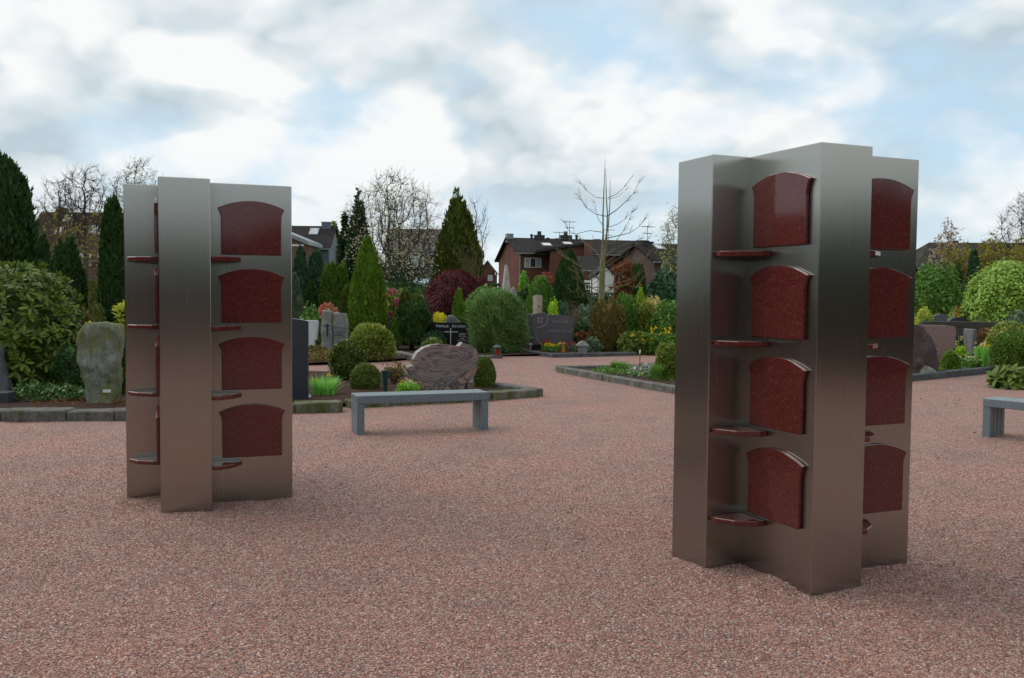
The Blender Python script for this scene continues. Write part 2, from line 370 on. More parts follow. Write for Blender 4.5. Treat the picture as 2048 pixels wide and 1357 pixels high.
def lump(th, t, ph, k):
    return 1+k*(0.45*np.sin(3*th+ph[0]+5*t)+0.35*np.sin(5*th+ph[1]-9*t)+0.3*np.sin(8*th+ph[2]+17*t)+0.25*np.sin(2*th+ph[3]+11*t))
def foliage(name, Rx, H, n, leaf, m, prof='dome', style='out', lumpk=0.1, seed=1, depth=0.25, core=0.84, parent=None, loc=(0, 0, 0), Ry=None, wid=0.5, spray=0.0, pw=1.0):
    g = np.random.default_rng(seed); Ry = Ry or Rx; pf = PROF[prof]; ph = g.random(4)*6.28
    T = np.linspace(0, 1, 200); w = np.sqrt((pf(T)*Rx)**2)+0.08*Rx; c = np.cumsum(w); c /= c[-1]
    t = np.interp(g.random(n), c, T); th = g.random(n)*2*np.pi
    lm = lump(th, t, ph, lumpk)
    s = (1-depth*g.random(n)**2)*lm
    if depth >= 0.2: s = s*(1+(g.random(n) < 0.07)*0.16*g.random(n))
    r = pf(t)*s
    P = np.stack([Rx*r*np.cos(th), Ry*r*np.sin(th), t*H*(1+0.5*(lm-1)*t)], 1)
    dt = 0.02; sl = (pf(np.clip(t+dt, 0, 1))-pf(np.clip(t-dt, 0, 1)))/(2*dt)*Rx/H
    O = nrm(np.stack([np.cos(th), np.sin(th), np.clip(-sl, -1, 3)], 1))
    rnd = g.normal(size=(n, 3)); UP = np.array([[0, 0, 1.]])
    if style == 'up': D = nrm(O*0.45+UP*0.9+rnd*0.25)
    elif style == 'flat': D = nrm(O*1.0+UP*0.15+rnd*0.3)
    elif style == 'down': D = nrm(O*0.45-UP*0.9+rnd*0.3)
    elif style == 'needle': D = nrm(O*0.8+UP*0.35+rnd*0.35)
    else: D = nrm(O*0.8+rnd*0.75)
    Nn = nrm(O+rnd[:, ::-1]*0.5+UP*0.2)
    Ls = leaf*(0.6+0.8*g.random(n)); Ws = Ls*wid
    P = P-D*(Ls*0.4)[:, None]
    P[:, 2] = np.maximum(P[:, 2], 0.01)
    V, Q = leaf_quads(P, D, Nn, Ls, Ws)
    if core:
        nu, nv = 20, 12; uu, vv = np.meshgrid(np.arange(nu)*2*np.pi/nu, np.linspace(0.0, 0.985, nv))
        rr = pf(vv)*core*lump(uu, vv, ph, lumpk)
        C = np.stack([Rx*rr*np.cos(uu), Ry*rr*np.sin(uu), vv*H*(0.9+0.1*core)], -1).reshape(-1, 3)
        i = np.arange(nu); i2 = (i+1) % nu; j = np.arange(nv-1)[:, None]*nu
        CQ = np.stack([j+i, j+i2, j+nu+i2, j+nu+i], -1).reshape(-1, 4)+len(V)
        V = np.concatenate([V, C]); Q = np.concatenate([Q, CQ])
    o = link(name, npmesh(name, V, Q), m, parent, loc); return o
def blossoms(name, P, size, m, parent, seed=1, k=5):
    """small rosettes of petals at the given points"""
    g = np.random.default_rng(seed); P = np.repeat(np.asarray(P), k, 0); n = len(P)
    D = nrm(g.normal(size=(n, 3))+np.array([[0, -0.3, 0.5]])); Nn = nrm(g.normal(size=(n, 3)))
    Ls = size*(0.6+0.6*g.random(n)); V, Q = leaf_quads(P, D, Nn, Ls, Ls*0.7)
    return link(name, npmesh(name, V, Q), m, parent)
def surf_points(Rx, H, prof, n, seed, tmin=0.2, front=True, Ry=None):
    g = np.random.default_rng(seed); pf = PROF[prof]; t = tmin+(1-tmin)*g.random(n)
    th = (math.pi+math.pi*g.random(n)) if front else 2*math.pi*g.random(n); r = pf(t)*1.02
    return np.stack([Rx*r*np.cos(th), (Ry or Rx)*r*np.sin(th), t*H], 1)
def colonize(Rx, H, z0, n=650, seed=1, step=0.22, shape='ball', trunk_r=0.12, kill=2.0, bias=0.55, stems=1, up=0.12, twig=6, twl=0.45, minr=0.006, Ry=None):
    """space colonisation inside a crown envelope: returns segments (p0, p1, r0, r1, is_trunk) and twig tips"""
    g = np.random.default_rng(seed); Ry = Ry or Rx; pts = []
    while len(pts) < n:
        q = g.random(3); th = q[0]*6.283; t = q[1]; s = q[2]**bias
        if shape == 'ball': pr = math.sqrt(max(0, 1-(2*t-1)**2))
        elif shape == 'fan': pr = (0.25+0.75*t**.7)*math.sqrt(max(0, 1-max(0, (t-.6)/.4)**2.4))
        elif shape == 'cone': pr = (1-t)**.7*min(1, .5+t*3)
        else: pr = math.sqrt(max(0, 1-t*t))
        if g.random() > pr**1.2: continue
        k = 1+.13*math.sin(3*th+seed)+.1*math.sin(5*th+7*t)
        pts.append((Rx*pr*s*k*math.cos(th), Ry*pr*s*k*math.sin(th), z0+(H-z0)*t*(1+.05*math.sin(4*th+seed))))
    A = np.array(pts); nodes = []; par = []
    for sidx in range(stems):
        a = sidx*2.4+seed; lean = 0 if stems == 1 else .25; k = max(2, int(z0/step)+1)
        for j in range(k+1):
            par.append(-1 if j == 0 else len(nodes)-1); t = j/k; nodes.append((lean*math.cos(a)*t*z0+.03*g.normal()*(j > 0), lean*math.sin(a)*t*z0+.03*g.normal()*(j > 0), t*z0))
    nodes = [np.array(x) for x in nodes]; ntr = len(nodes)
    near = np.full(len(A), 1e9); nid = np.zeros(len(A), int)
    def upd(i0):
        for i in range(i0, len(nodes)):
            d = np.linalg.norm(A-nodes[i], axis=1); m = d < near; near[m] = d[m]; nid[m] = i
    upd(0); alive = np.ones(len(A), bool)
    for it in range(90):
        if not alive.any(): break
        i0 = len(nodes)
        for i in np.unique(nid[alive]):
            sel = alive & (nid == i); v = A[sel]-nodes[i]; v = (v/(np.linalg.norm(v, axis=1)[:, None]+1e-9)).mean(0); v[2] += up*.6; v = v+g.normal(size=3)*.10; v /= np.linalg.norm(v)+1e-9
            if any(par[c] == i and np.linalg.norm(nodes[c]-(nodes[i]+v*step)) < step*.25 for c in range(max(0, len(nodes)-400), len(nodes))): continue
            par.append(int(i)); nodes.append(nodes[i]+v*step)
        if len(nodes) == i0: break
        upd(i0); alive &= near > step*kill*.5
    N_ = len(nodes); ch = np.zeros(N_, int); area = np.zeros(N_)
    for i in range(N_-1, -1, -1):
        if ch[i] == 0: area[i] = 1
        if par[i] >= 0: ch[par[i]] += 1; area[par[i]] += area[i]
    rad = np.maximum(minr, trunk_r*(area/area.max())**0.55); S = []; tips = []
    for i in range(N_):
        p = par[i]
        if p >= 0: S.append((tuple(nodes[p]), tuple(nodes[i]), min(rad[p], rad[i]*1.5), rad[i], 1 if rad[i] > trunk_r*.55 else 0))
        if i >= ntr and rad[i] < trunk_r*.45:
            d0 = nodes[i]-nodes[p]; d0 = d0/(np.linalg.norm(d0)+1e-9)
            for _ in range(twig):
                v = d0*.8+g.normal(size=3)*.55+np.array([0, 0, up*2]); v /= np.linalg.norm(v); e = nodes[i]+v*twl*(.4+.8*g.random()); md = (nodes[i]+e)/2+g.normal(size=3)*twl*.05; S.append((tuple(nodes[i]), tuple(md), minr*.9, minr*.65, 0)); S.append((tuple(md), tuple(e), minr*.65, minr*.4, 0)); tips.append(tuple(e))
    return S, tips
def bare_tree(name, px, Y, hw, top, label, m, seed, group=None, base_f=0.3, **k):
    base = at(px, hyz(px), Y); base.z = 0; H = at(px, top, Y).z; Rx = hw*Y/F
    tw_ = k.get('twl', 0.45); S, tips = colonize(Rx-tw_*.5, H-tw_*.5, H*base_f, seed=seed, **k)
    o = empty(name, base, 0, label, 'tree', group)
    tubemesh('trunk', [s[:4] for s in S if s[4]], 7, m, o); tubemesh('branches', [s[:4] for s in S if not s[4]], 4, m, o)
    return o, S, tips

# ------------------------------------------------------------------ THE SETTING: ground
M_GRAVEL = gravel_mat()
def gz(x, y):
    z = 0.016*mnoise.noise(Vector((x*1.1, y*1.1, 0)))+0.008*mnoise.noise(Vector((x*3.6, y*3.6, 3)))
    for cx, cy in ((1.682, 5.525), (-2.371, 7.2025)):
        d = math.hypot(x-cx, y-cy); z += 0.030*math.exp(-((d-0.45)/0.38)**2)*(0.55+0.9*mnoise.noise(Vector((x*3.2, y*3.2, 7))))
    return z
def axis(fine0, fine1, step, far):
    a = list(np.arange(fine0, fine1+1e-6, step)); g = step; x = fine1
    while x < far: g *= 1.5; x += g; a.append(x)
    return a
ys = axis(1.5, 13, 0.11, 600); g_ = 0.11; y_ = 1.5
while y_ > -300: g_ *= 1.5; y_ -= g_; ys.insert(0, y_)
xr = axis(0, 7.5, 0.11, 600); xs = [-x for x in xr[:0:-1]]+xr
V = [(x, y, gz(x, y) if (abs(x) < 12 and 0 < y < 16) else 0) for y in ys for x in xs]
nx = len(xs); Q = [(j*nx+i, j*nx+i+1, (j+1)*nx+i+1, (j+1)*nx+i) for j in range(len(ys)-1) for i in range(nx-1)]
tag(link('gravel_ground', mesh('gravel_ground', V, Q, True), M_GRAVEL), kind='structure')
M_SOIL = simple('soil', (0.060, 0.035, 0.026), 0.95, var=0.3, scale=18, bump=0.8, spec=0.1)
M_LAWN = leafmat('lawn', (0.018, 0.036, 0.008), (0.034, 0.060, 0.014), 0.8, 0.1, 0.0, nscale=6)
def sheet(name, pts, z, m, sub=0):
    bm = bmesh.new(); f = bm.faces.new([bm.verts.new((p.x, p.y, z)) for p in pts])
    bmesh.ops.triangulate(bm, faces=[f])
    if sub:
        bmesh.ops.subdivide_edges(bm, edges=bm.edges[:], cuts=sub, use_grid_fill=True)
        for v in bm.verts: v.co.z += 0.025*mnoise.noise(v.co*2.3)+0.012*mnoise.noise(v.co*7)
    o = link(name, fin(bm, name, True), m); tag(o, kind='structure'); return o
G = lambda l: [gnd(*p) for p in l]
sheet('planting_bed', G([(-420, 838), (0, 838), (640, 818), (1075, 790), (804, 754), (600, 748), (200, 700), (-420, 690)]), 0.065, M_SOIL, 5)
sheet('planting_bed', G([(1122, 742), (1345, 784), (1440, 800), (1480, 742), (1300, 741)]), 0.065, M_SOIL, 3)
sheet('planting_bed', G([(-300, 690), (400, 734), (640, 731), (783, 724), (830, 719), (1000, 714), (1270, 710), (1360, 706), (1360, 640), (600, 632), (-300, 640)]), 0.05, M_SOIL, 4)
sheet('planting_bed', G([(1790, 762), (1990, 745), (2100, 742), (2150, 700), (1905, 712), (1790, 714)]), 0.065, M_SOIL, 3)
sheet('planting_bed', G([(1700, 690), (2250, 686), (2250, 640), (1700, 640)]), 0.03, M_SOIL, 2)
sheet('lawn', [Vector((-250, 44, 0)), Vector((250, 44, 0)), Vector((250, 400, 0)), Vector((-250, 400, 0))], 0.02, M_LAWN)
sheet('lawn', G([(1120, 655), (1230, 655), (1240, 632), (1120, 630)]), 0.075, M_LAWN)

# ------------------------------------------------------------------ houses
WHITE = simple('white_paint', (0.72, 0.72, 0.70), 0.5, var=0.05)
GLASS = simple('window_glass', (0.05, 0.06, 0.075), 0.08, var=0.3, scale=1.0, spec=0.9)
CURT = simple('net_curtain', (0.38, 0.42, 0.48), 0.4, var=0.25, scale=3, spec=0.5)
ROOF_D = roofmat('dark_roof_tiles', (0.030, 0.026, 0.026)); ROOF_B = roofmat('brown_roof_tiles', (0.045, 0.033, 0.027)); ROOF_G = roofmat('grey_roof_tiles', (0.045, 0.043, 0.045))
BRICK = brickmat('red_brick', (0.165, 0.057, 0.043), (0.12, 0.045, 0.036), (0.15, 0.10, 0.085)); BRICK_O = brickmat('orange_brick', (0.16, 0.070, 0.042), (0.12, 0.055, 0.037))
BRICK_P = brickmat('purple_brick', (0.105, 0.050, 0.046), (0.08, 0.042, 0.04)); BRICK_R = brickmat('crimson_brick', (0.32, 0.05, 0.05), (0.26, 0.045, 0.045), (0.3, 0.1, 0.09))
SLATE = simple('blue_grey_slate', (0.115, 0.14, 0.175), 0.6, var=0.15, scale=4); ZINC = simple('zinc', (0.22, 0.24, 0.26), 0.45, var=0.15); DARK = simple('dark_fascia', (0.03, 0.028, 0.028), 0.6)
RENDER = simple('pale_render', (0.62, 0.62, 0.60), 0.8, var=0.08, scale=2)
def wallhit(P0, ps, px, py):
    """where the sight line through a photo pixel meets the wall plane through P0 with direction ps"""
    d = ray(px, py); dx, dy = math.cos(ps), math.sin(ps); nx_, ny_ = -dy, dx
    t = (P0.x*nx_+P0.y*ny_)/(d.x*nx_+d.y*ny_); p = Vector((d.x*t, d.y*t, CAMH+d.z*t))
    return (p.x-P0.x)*dx+(p.y-P0.y)*dy, p.z
def window(parent, s0, s1, z0, z1, y=0.0, panes=1, pane=None, fr=0.09, sill=False):
    w = empty('window', (0, 0, 0)); w.parent = parent
    bm = bmesh.new()
    bmbox(bm, s0, s1, y-0.06, y+0.04, z1-fr, z1); bmbox(bm, s0, s1, y-0.06, y+0.04, z0, z0+fr)
    bmbox(bm, s0, s0+fr, y-0.057, y+0.04, z0+fr, z1-fr); bmbox(bm, s1-fr, s1, y-0.057, y+0.04, z0+fr, z1-fr)
    for i in range(1, panes):
        c = s0+(s1-s0)*i/panes; bmbox(bm, c-fr/2, c+fr/2, y-0.055, y+0.04, z0+fr, z1-fr)
    link('frame', fin(bm, 'frame'), WHITE, w)
    for i in range(panes):
        a = s0+(s1-s0)*i/panes+fr*0.5; b = s0+(s1-s0)*(i+1)/panes-fr*0.5
        mm = pane[i] if isinstance(pane, (list, tuple)) else (pane or GLASS)
        box('pane', mm, w, a, b, y-0.02, y+0.0, z0+fr*0.5, z1-fr*0.5)
    if sill: box('sill', WHITE, w, s0-0.1, s1+0.1, y-0.16, y-0.062, z0-0.1, z0-0.005)
    return w
def house(name, P0, psi, Lw, D, eave, ridge, label, wall, roof, asym=0.5, over=0.35, hip=0.0, hipr=0.0, chim=(), base=0.0, eave_b=None, fascia=True, cat='house'):
    """gable house: local x along the front wall from P0, y into the depth; ridge parallel to the front"""
    o = empty(name, (P0.x, P0.y, 0), psi, label, cat); eb = eave if eave_b is None else eave_b
    yr = D*asym
    V = [(0, 0, base), (Lw, 0, base), (Lw, D, base), (0, D, base), (0, 0, eave), (Lw, 0, eave), (Lw, D, eb), (0, D, eb), (hip, yr, ridge), (Lw-hipr, yr, ridge)]
    Fc = [(0, 1, 5, 4), (2, 3, 7, 6), (1, 2, 6, 9, 5), (3, 0, 4, 8, 7), (4, 5, 9, 8), (6, 7, 8, 9)]
    link('wall', mesh('wall', V, Fc), wall, o)
    sf = (ridge-eave)/yr; sb = (ridge-eb)/(D-yr); th = 0.14; ov = over
    def slab(nm, ya, za, yb, zb):
        xa, xb = ((-ov, hip-(ov if hip == 0 else 0)) if za < zb else (hip-(ov if hip == 0 else 0), -ov))
        ra, rb = (Lw+ov, Lw-hipr+(ov if hipr == 0 else 0)); ra, rb = (ra, rb) if za < zb else (rb, ra)
        V = [(xa, ya, za+0.02), (ra, ya, za+0.02), (rb, yb, zb+0.02), (xb, yb, zb+0.02)]
        V += [(x, y, z+th) for x, y, z in V]
        return link(nm, mesh(nm, V, [(0, 3, 2, 1), (4, 5, 6, 7), (0, 1, 5, 4), (2, 3, 7, 6), (1, 2, 6, 5), (3, 0, 4, 7)]), roof, o)
    slab('roof', -ov, eave-ov*sf, yr, ridge); slab('roof', yr+0.004, ridge, D+ov, eb-ov*sb)
    if hip:
        V = [(-ov, -ov, eave-ov*sf+.03), (hip, yr, ridge+.03), (-ov, D+ov, eb-ov*sb+.03)]; V += [(x-.02, y, z+th) for x, y, z in V]
        link('roof', mesh('roof', V, [(0, 1, 2), (3, 5, 4), (0, 3, 4, 1), (1, 4, 5, 2), (2, 5, 3, 0)]), roof, o)
    if hipr:
        V = [(Lw+ov, -ov, eave-ov*sf+.03), (Lw+ov, D+ov, eb-ov*sb+.03), (Lw-hipr, yr, ridge+.03)]; V += [(x+.02, y, z+th) for x, y, z in V]
        link('roof', mesh('roof', V, [(0, 1, 2), (3, 5, 4), (0, 3, 4, 1), (1, 4, 5, 2), (2, 5, 3, 0)]), roof, o)
    if fascia:
        box('gutter', ZINC, o, -ov, Lw+ov, -ov-0.12, -ov-0.005, eave-ov*sf-0.02, eave-ov*sf+0.10)
    for (s, w, hgt, mm) in chim:
        c = box('chimney', mm, o, s-w/2, s+w/2, yr-0.35, yr+0.35, ridge-0.5, ridge+hgt)
        box('chimney_cap', DARK, c, s-w/2-0.07, s+w/2+0.07, yr-0.42, yr+0.42, ridge+hgt+0.003, ridge+hgt+0.10)
    o['_sf'] = sf
    return o
def skylight(o, s0, s1, y0, y1, eave, sf, m=CURT):
    z = lambda y: eave+sf*y+0.165
    V = [(s0, y0, z(y0)), (s1, y0, z(y0)), (s1, y1, z(y1)), (s0, y1, z(y1))]; V += [(x, y-0.03, zz+0.07) for x, y, zz in V]
    f = link('skylight', mesh('skylight', V, [(4, 5, 6, 7), (0, 1, 5, 4), (2, 3, 7, 6), (1, 2, 6, 5), (3, 0, 4, 7)]), ZINC, o)
    k = 0.09; zz = 0.075
    V = [(s0+k, y0+k-0.03, z(y0+k)+zz), (s1-k, y0+k-0.03, z(y0+k)+zz), (s1-k, y1-k-0.03, z(y1-k)+zz), (s0+k, y1-k-0.03, z(y1-k)+zz)]
    link('pane', mesh('pane', V, [(0, 1, 2, 3)]), m, f)
def antenna(o, s, y, z0, h, m):
    S = [((s, y, z0), (s, y, z0+h), 0.03, 0.025)]
    for zz, w, n in ((h-0.1, 0.6, 5), (h-0.65, 0.4, 4)):
        S.append(((s-w, y, z0+zz), (s+w, y+0.1, z0+zz), 0.02, 0.02))
        for i in range(n):
            x = s-w+2*w*i/(n-1); S.append(((x, y-0.3, z0+zz), (x, y+0.3, z0+zz+0.06), 0.015, 0.015))
    tubemesh('antenna', S, 4, m, o)
def vent(o, s, y, z0, h, r=0.12):
    tubemesh('vent_pipe', [((s, y, z0-0.4), (s, y, z0+h*0.7), r, r), ((s, y, z0+h*0.7), (s, y, z0+h*0.8), r*1.7, r*1.6), ((s, y, z0+h*0.8), (s, y, z0+h), r*1.6, 0.03)], 8, DARK, o)
def hz_at(px, py, Y): return at(px, py, Y).z

# long brown-roofed house on the left
Y = 92; P0 = at(40, 560, Y); P1 = at(330, 560, Y)
e, r_ = hz_at(150, 517, Y), hz_at(150, 428, Y+5)
h1 = house('terraced_house', P0, 0.0, P1.x-P0.x, 10, e, r_, 'long terraced house with a steep brown roof behind the bare trees on the left', BRICK_P, ROOF_B, chim=[(1.8, 0.8, 0.5, BRICK_P)])
for a, b, c, d in ((159, 167, 508, 530), (174, 182, 508, 530), (196, 206, 507, 530), (215, 224, 508, 530), (120, 128, 508, 530)):
    s0, z1 = wallhit(P0, 0, a, c); s1, z0 = wallhit(P0, 0, b, d); window(h1, s0, s1, z0, z1, -0.02, sill=True)
sf = h1['_sf']
for a, c in ((84, 467), (155, 465), (175, 467), (208, 465), (88, 440)):
    s0 = (a-40)/F*Y; zz = hz_at(a, c, Y+3); yy = (zz-e)/sf
    skylight(h1, s0, s0+0.75, yy-0.35, yy+0.55, e, sf, WHITE if a != 155 else CURT)
# slate clad house with brick annexe
Y = 78; P0 = at(560, 560, Y); P1 = at(657, 560, Y); e, r_ = hz_at(620, 497, Y), hz_at(620, 455, Y+3)
h2 = house('slate_house', P0, 0.05, P1.x-P0.x, 7, e, r_, 'blue grey slate clad house with a dark roof and a square slate chimney', SLATE, ROOF_D, over=0.15)
s, _ = wallhit(P0, 0.05, 641, 455); c = box('chimney', SLATE, h2, s-0.38, s+0.38, 3.0, 3.9, r_-0.6, hz_at(641, 445, Y+3)); box('chimney_cap', ZINC, c, s-0.42, s+0.42, 2.95, 3.95, hz_at(641, 445, Y+3)+0.003, hz_at(641, 445, Y+3)+0.06)
s, _ = wallhit(P0, 0.05, 609, 470); skylight(h2, s, s+0.8, 1.9, 3.0, e, h2['_sf'])
s0, z1 = wallhit(P0, 0.05, 621, 503); s1, z0 = wallhit(P0, 0.05, 641, 540); window(h2, s0, s1, z0, z1, -0.02, 2)
A0 = at(540, 560, 72); A1 = at(613, 560, 72); zt = hz_at(612, 489, 72)
h2b = empty('brick_annexe', (A0.x, 72, 0), 0, 'low brick annexe with a sloping fascia in front of the slate house', 'annexe')
zl = hz_at(575, 471, 72); w_ = A1.x-A0.x
link('wall', mesh('wall', [(0, 0, 0), (w_, 0, 0), (w_, 5, 0), (0, 5, 0), (0, 0, zl+0.5), (w_, 0, zt), (w_, 5, zt), (0, 5, zl+0.5)], [(0, 1, 5, 4), (1, 2, 6, 5), (2, 3, 7, 6), (3, 0, 4, 7)]), BRICK_O, h2b)
link('roof', mesh('roof', [(-0.1, -0.3, zl+0.52), (w_+0.2, -0.3, zt-0.06), (w_+0.2, 5.2, zt-0.06), (-0.1, 5.2, zl+0.52), (-0.1, -0.3, zl+0.82), (w_+0.2, -0.3, zt+0.24), (w_+0.2, 5.2, zt+0.24), (-0.1, 5.2, zl+0.82)], [(0, 3, 2, 1), (4, 5, 6, 7), (0, 1, 5, 4), (1, 2, 6, 5), (2, 3, 7, 6), (3, 0, 4, 7)]), ZINC, h2b)
s0, z1 = wallhit(A0, 0, 572, 489); s1, z0 = wallhit(A0, 0, 608, 493); box('lintel', WHITE, h2b, s0, s1, -0.06, -0.005, z0, z1)
# crimson brick gable with its stack
Y = 83; P0 = at(655, 560, Y); P1 = at(683, 560, Y); e = hz_at(668, 500, Y)
h2c = house('crimson_house', P0, 0.0, P1.x-P0.x, 6, e, e+0.9, 'small crimson brick house with a tall crimson chimney between the slate house and the magnolia', BRICK_R, ROOF_D, over=0.1)
s0, zt = wallhit(P0, 0, 660, 481); s1, _ = wallhit(P0, 0, 671, 481); box('chimney', BRICK_R, h2c, s0, s1, -0.45, -0.004, 0, zt)
# house behind the white magnolia
Y = 66; P0 = at(770, 560, Y); P1 = at(962, 560, Y); e, r_ = hz_at(880, 507, Y), hz_at(880, 462, Y+3.5)
h3 = house('grey_house', P0, 0.03, P1.x-P0.x, 8, e, r_, 'grey brown house with a plain roof standing behind the white magnolia', simple('grey_brown_wall', (0.13, 0.105, 0.085), 0.9), roofmat('weathered_roof', (0.075, 0.065, 0.06)), over=0.2, hipr=0.9)
s0, z1 = wallhit(P0, 0.03, 812, 513); s1, z0 = wallhit(P0, 0.03, 848, 535); window(h3, s0, s1, z0, z1, -0.02, 2, CURT)
Y = 52; P0 = at(813, 575, Y); P1 = at(852, 575, Y)
sh = empty('garden_shed', (P0.x, Y, 0), 0, 'low garden shed with a pale blue roof showing over the hedge', 'shed')
zb, zt = hz_at(830, 575, Y), hz_at(830, 560, Y); w_ = P1.x-P0.x
box('wall', simple('shed_wood', (0.2, 0.16, 0.12), 0.8), sh, 0.05, w_-0.05, 0.1, 2.4, 0, zb+0.1)
link('roof', mesh('roof', [(0, 0, zb), (w_, 0, zb), (w_, 2.2, zt+0.1), (0, 2.2, zt+0.1), (0, 0, zb-.06), (w_, 0, zb-.06), (w_, 2.2, zt+.04), (0, 2.2, zt+.04)], [(0, 1, 2, 3), (4, 7, 6, 5), (0, 4, 5, 1), (1, 5, 6, 2), (2, 6, 7, 3), (3, 7, 4, 0)]), simple('pale_blue_roof', (0.36, 0.47, 0.56), 0.4, var=0.05), sh)
# small gable house left of the brick row
Y = 100; P0 = at(958, 560, Y); P1 = at(992, 560, Y); e = hz_at(980, 545, Y)
h4 = house('gable_house', P0, R(80), 7, P1.x-P0.x, e, hz_at(972, 524, Y), 'small red brick gable house left of the pale obelisk, half hidden by shrubs', BRICK, ROOF_D, over=0.25)
h4.location = (P1.x, Y, 0); h4.rotation_euler = (0, 0, R(90))
f4 = at(977, 553, Y); window(h4, -0.01, 0, 0, 0.01) if False else None
w = box('window_frame', WHITE, h4, -0.06, -0.005, P1.x-at(985, 550, Y).x, P1.x-at(976, 550, Y).x, hz_at(980, 562, Y), hz_at(980, 551, Y)); box('pane', CURT, w, -0.075, -0.062, P1.x-at(984, 550, Y).x, P1.x-at(977, 550, Y).x, hz_at(980, 561, Y), hz_at(980, 552, Y))
box('barge_board', WHITE, h4, -0.30, -0.26, 0.0, 0.12, e-0.3, e+0.0)
# the brick row
PSI = R(15); Y = 82; P0 = at(1038, 560, Y); e = hz_at(1038, 505, Y); r_ = e+1.35
h5 = house('brick_house', P0, PSI, 13.2, 7.4, e, r_, 'red brick house with gable end facing left and grey gutter, left end of the row', BRICK, ROOF_D, over=0.35, eave_b=e-0.5)
V_ = lambda px, py: wallhit(P0, PSI, px, py)
s0, z1 = V_(1049, 516); s1, z0 = V_(1082, 536); window(h5, s0, s1, z0, z1, -0.02, 3, [CURT, DARK, CURT], 0.045)
s0, z1 = V_(1098, 513); s1, z0 = V_(1106, 531); window(h5, s0, s1, z0, z1, -0.02, 1, None, 0.1)
tubemesh('downpipe', [((0.05, -0.12, 0), (0.05, -0.12, e-0.3), 0.06, 0.06), ((0.05, -0.12, e-0.3), (-0.05, -0.4, e-0.12), 0.06, 0.06)], 6, ZINC, h5)
c = box('chimney', ZINC, h5, -0.25, 0.35, 3.3, 4.0, r_-0.3, r_+0.5); 
sf = h5['_sf']
s0, _ = V_(1095, 490); skylight(h5, s0, s0+0.9, 1.35, 2.15, e, sf, WHITE); s0, _ = V_(1141, 490); skylight(h5, s0, s0+0.9, 1.9, 2.6, e, sf, WHITE)
for px_, h_, wd_ in ((1069, 0.55, 0), (1085, 0.45, 0.9), (1103, 0.25, 0), (1140, 0.5, 1.1), (1163, 0.6, 0)):
    s0, _ = V_(px_, 480)
    s0 += 0.8
    if wd_: cc = box('chimney', DARK, h5, s0-wd_/2, s0+wd_/2, 3.4, 4.0, r_-0.2, r_+h_); box('chimney_pot', DARK, cc, s0-0.15, s0+0.15, 3.55, 3.85, r_+h_+0.003, r_+h_+0.35)
    else: vent(h5, s0, 3.7, r_, h_)
s0, _ = V_(1160, 480); antenna(h5, s0, 3.0, r_-0.6, 2.4, ZINC); antenna(h5, s0-0.9, 3.2, r_-0.6, 1.4, ZINC)
# projecting wing of the row
W0 = at(1100, 560, 79.5); W1 = at(1168, 560, 79.5)
zl, zr = hz_at(1100, 503, 79.5), hz_at(1168, 490, 79.5); w_ = W1.x-W0.x
h5w = empty('brick_wing', (W0.x, 79.5, 0), 0, 'brick wing with a slanting eave and a square brick stack projecting from the row', 'house wing')
link('wall', mesh('wall', [(0, 0, 0), (w_, 0, 0), (w_, 6, 0), (0, 6, 0), (0, 0, zl), (w_, 0, zr), (w_, 6, zr), (0, 6, zl)], [(0, 1, 5, 4), (1, 2, 6, 5), (2, 3, 7, 6), (3, 0, 4, 7)]), BRICK, h5w)
link('roof', mesh('roof', [(-1.3, -0.3, zl-0.12), (w_+0.2, -0.3, zr+0.01), (w_+0.2, 6, zr+0.01), (-1.3, 6, zl-0.12), (-1.3, -0.3, zl+0.1), (w_+0.2, -0.3, zr+0.23), (w_+0.2, 6, zr+0.23), (-1.3, 6, zl+0.1)], [(0, 3, 2, 1), (4, 5, 6, 7), (0, 1, 5, 4), (1, 2, 6, 5), (2, 3, 7, 6), (3, 0, 4, 7)]), ROOF_G, h5w)
V5 = lambda px, py: wallhit(W0, 0, px, py)
s0, z1 = V5(1157, 513); s1, z0 = V5(1164, 529); window(h5w, s0, s1, z0, z1, -0.02, 1, None, 0.1)
s0, z1 = V5(1168, 485); s1, _ = V5(1184, 485); box('brick_stack', BRICK_O, h5w, s0, s1, -0.7, 0.9, 0, z1)
# garage in front of the row
Y = 66; P0 = at(1166, 570, Y); P1 = at(1212, 570, Y); e = hz_at(1190, 541, Y)
h5g = house('brick_garage', P0, R(6), P1.x-P0.x, 6, e, e+0.95, 'low red brick garage with a dark lean roof and white band, behind the bare tree', BRICK, ROOF_D, over=0.2, cat='garage')
s0, z1 = wallhit(P0, R(6), 1166, 561); s1, z0 = wallhit(P0, R(6), 1206, 566); box('white_band', WHITE, h5g, s0, s1, -0.12, -0.005, z0, z1)
s0, z1 = wallhit(P0, R(6), 1170, 569); s1, z0 = wallhit(P0, R(6), 1192, 580); window(h5g, s0, s1, z0, z1, -0.02, 3, None, 0.05)
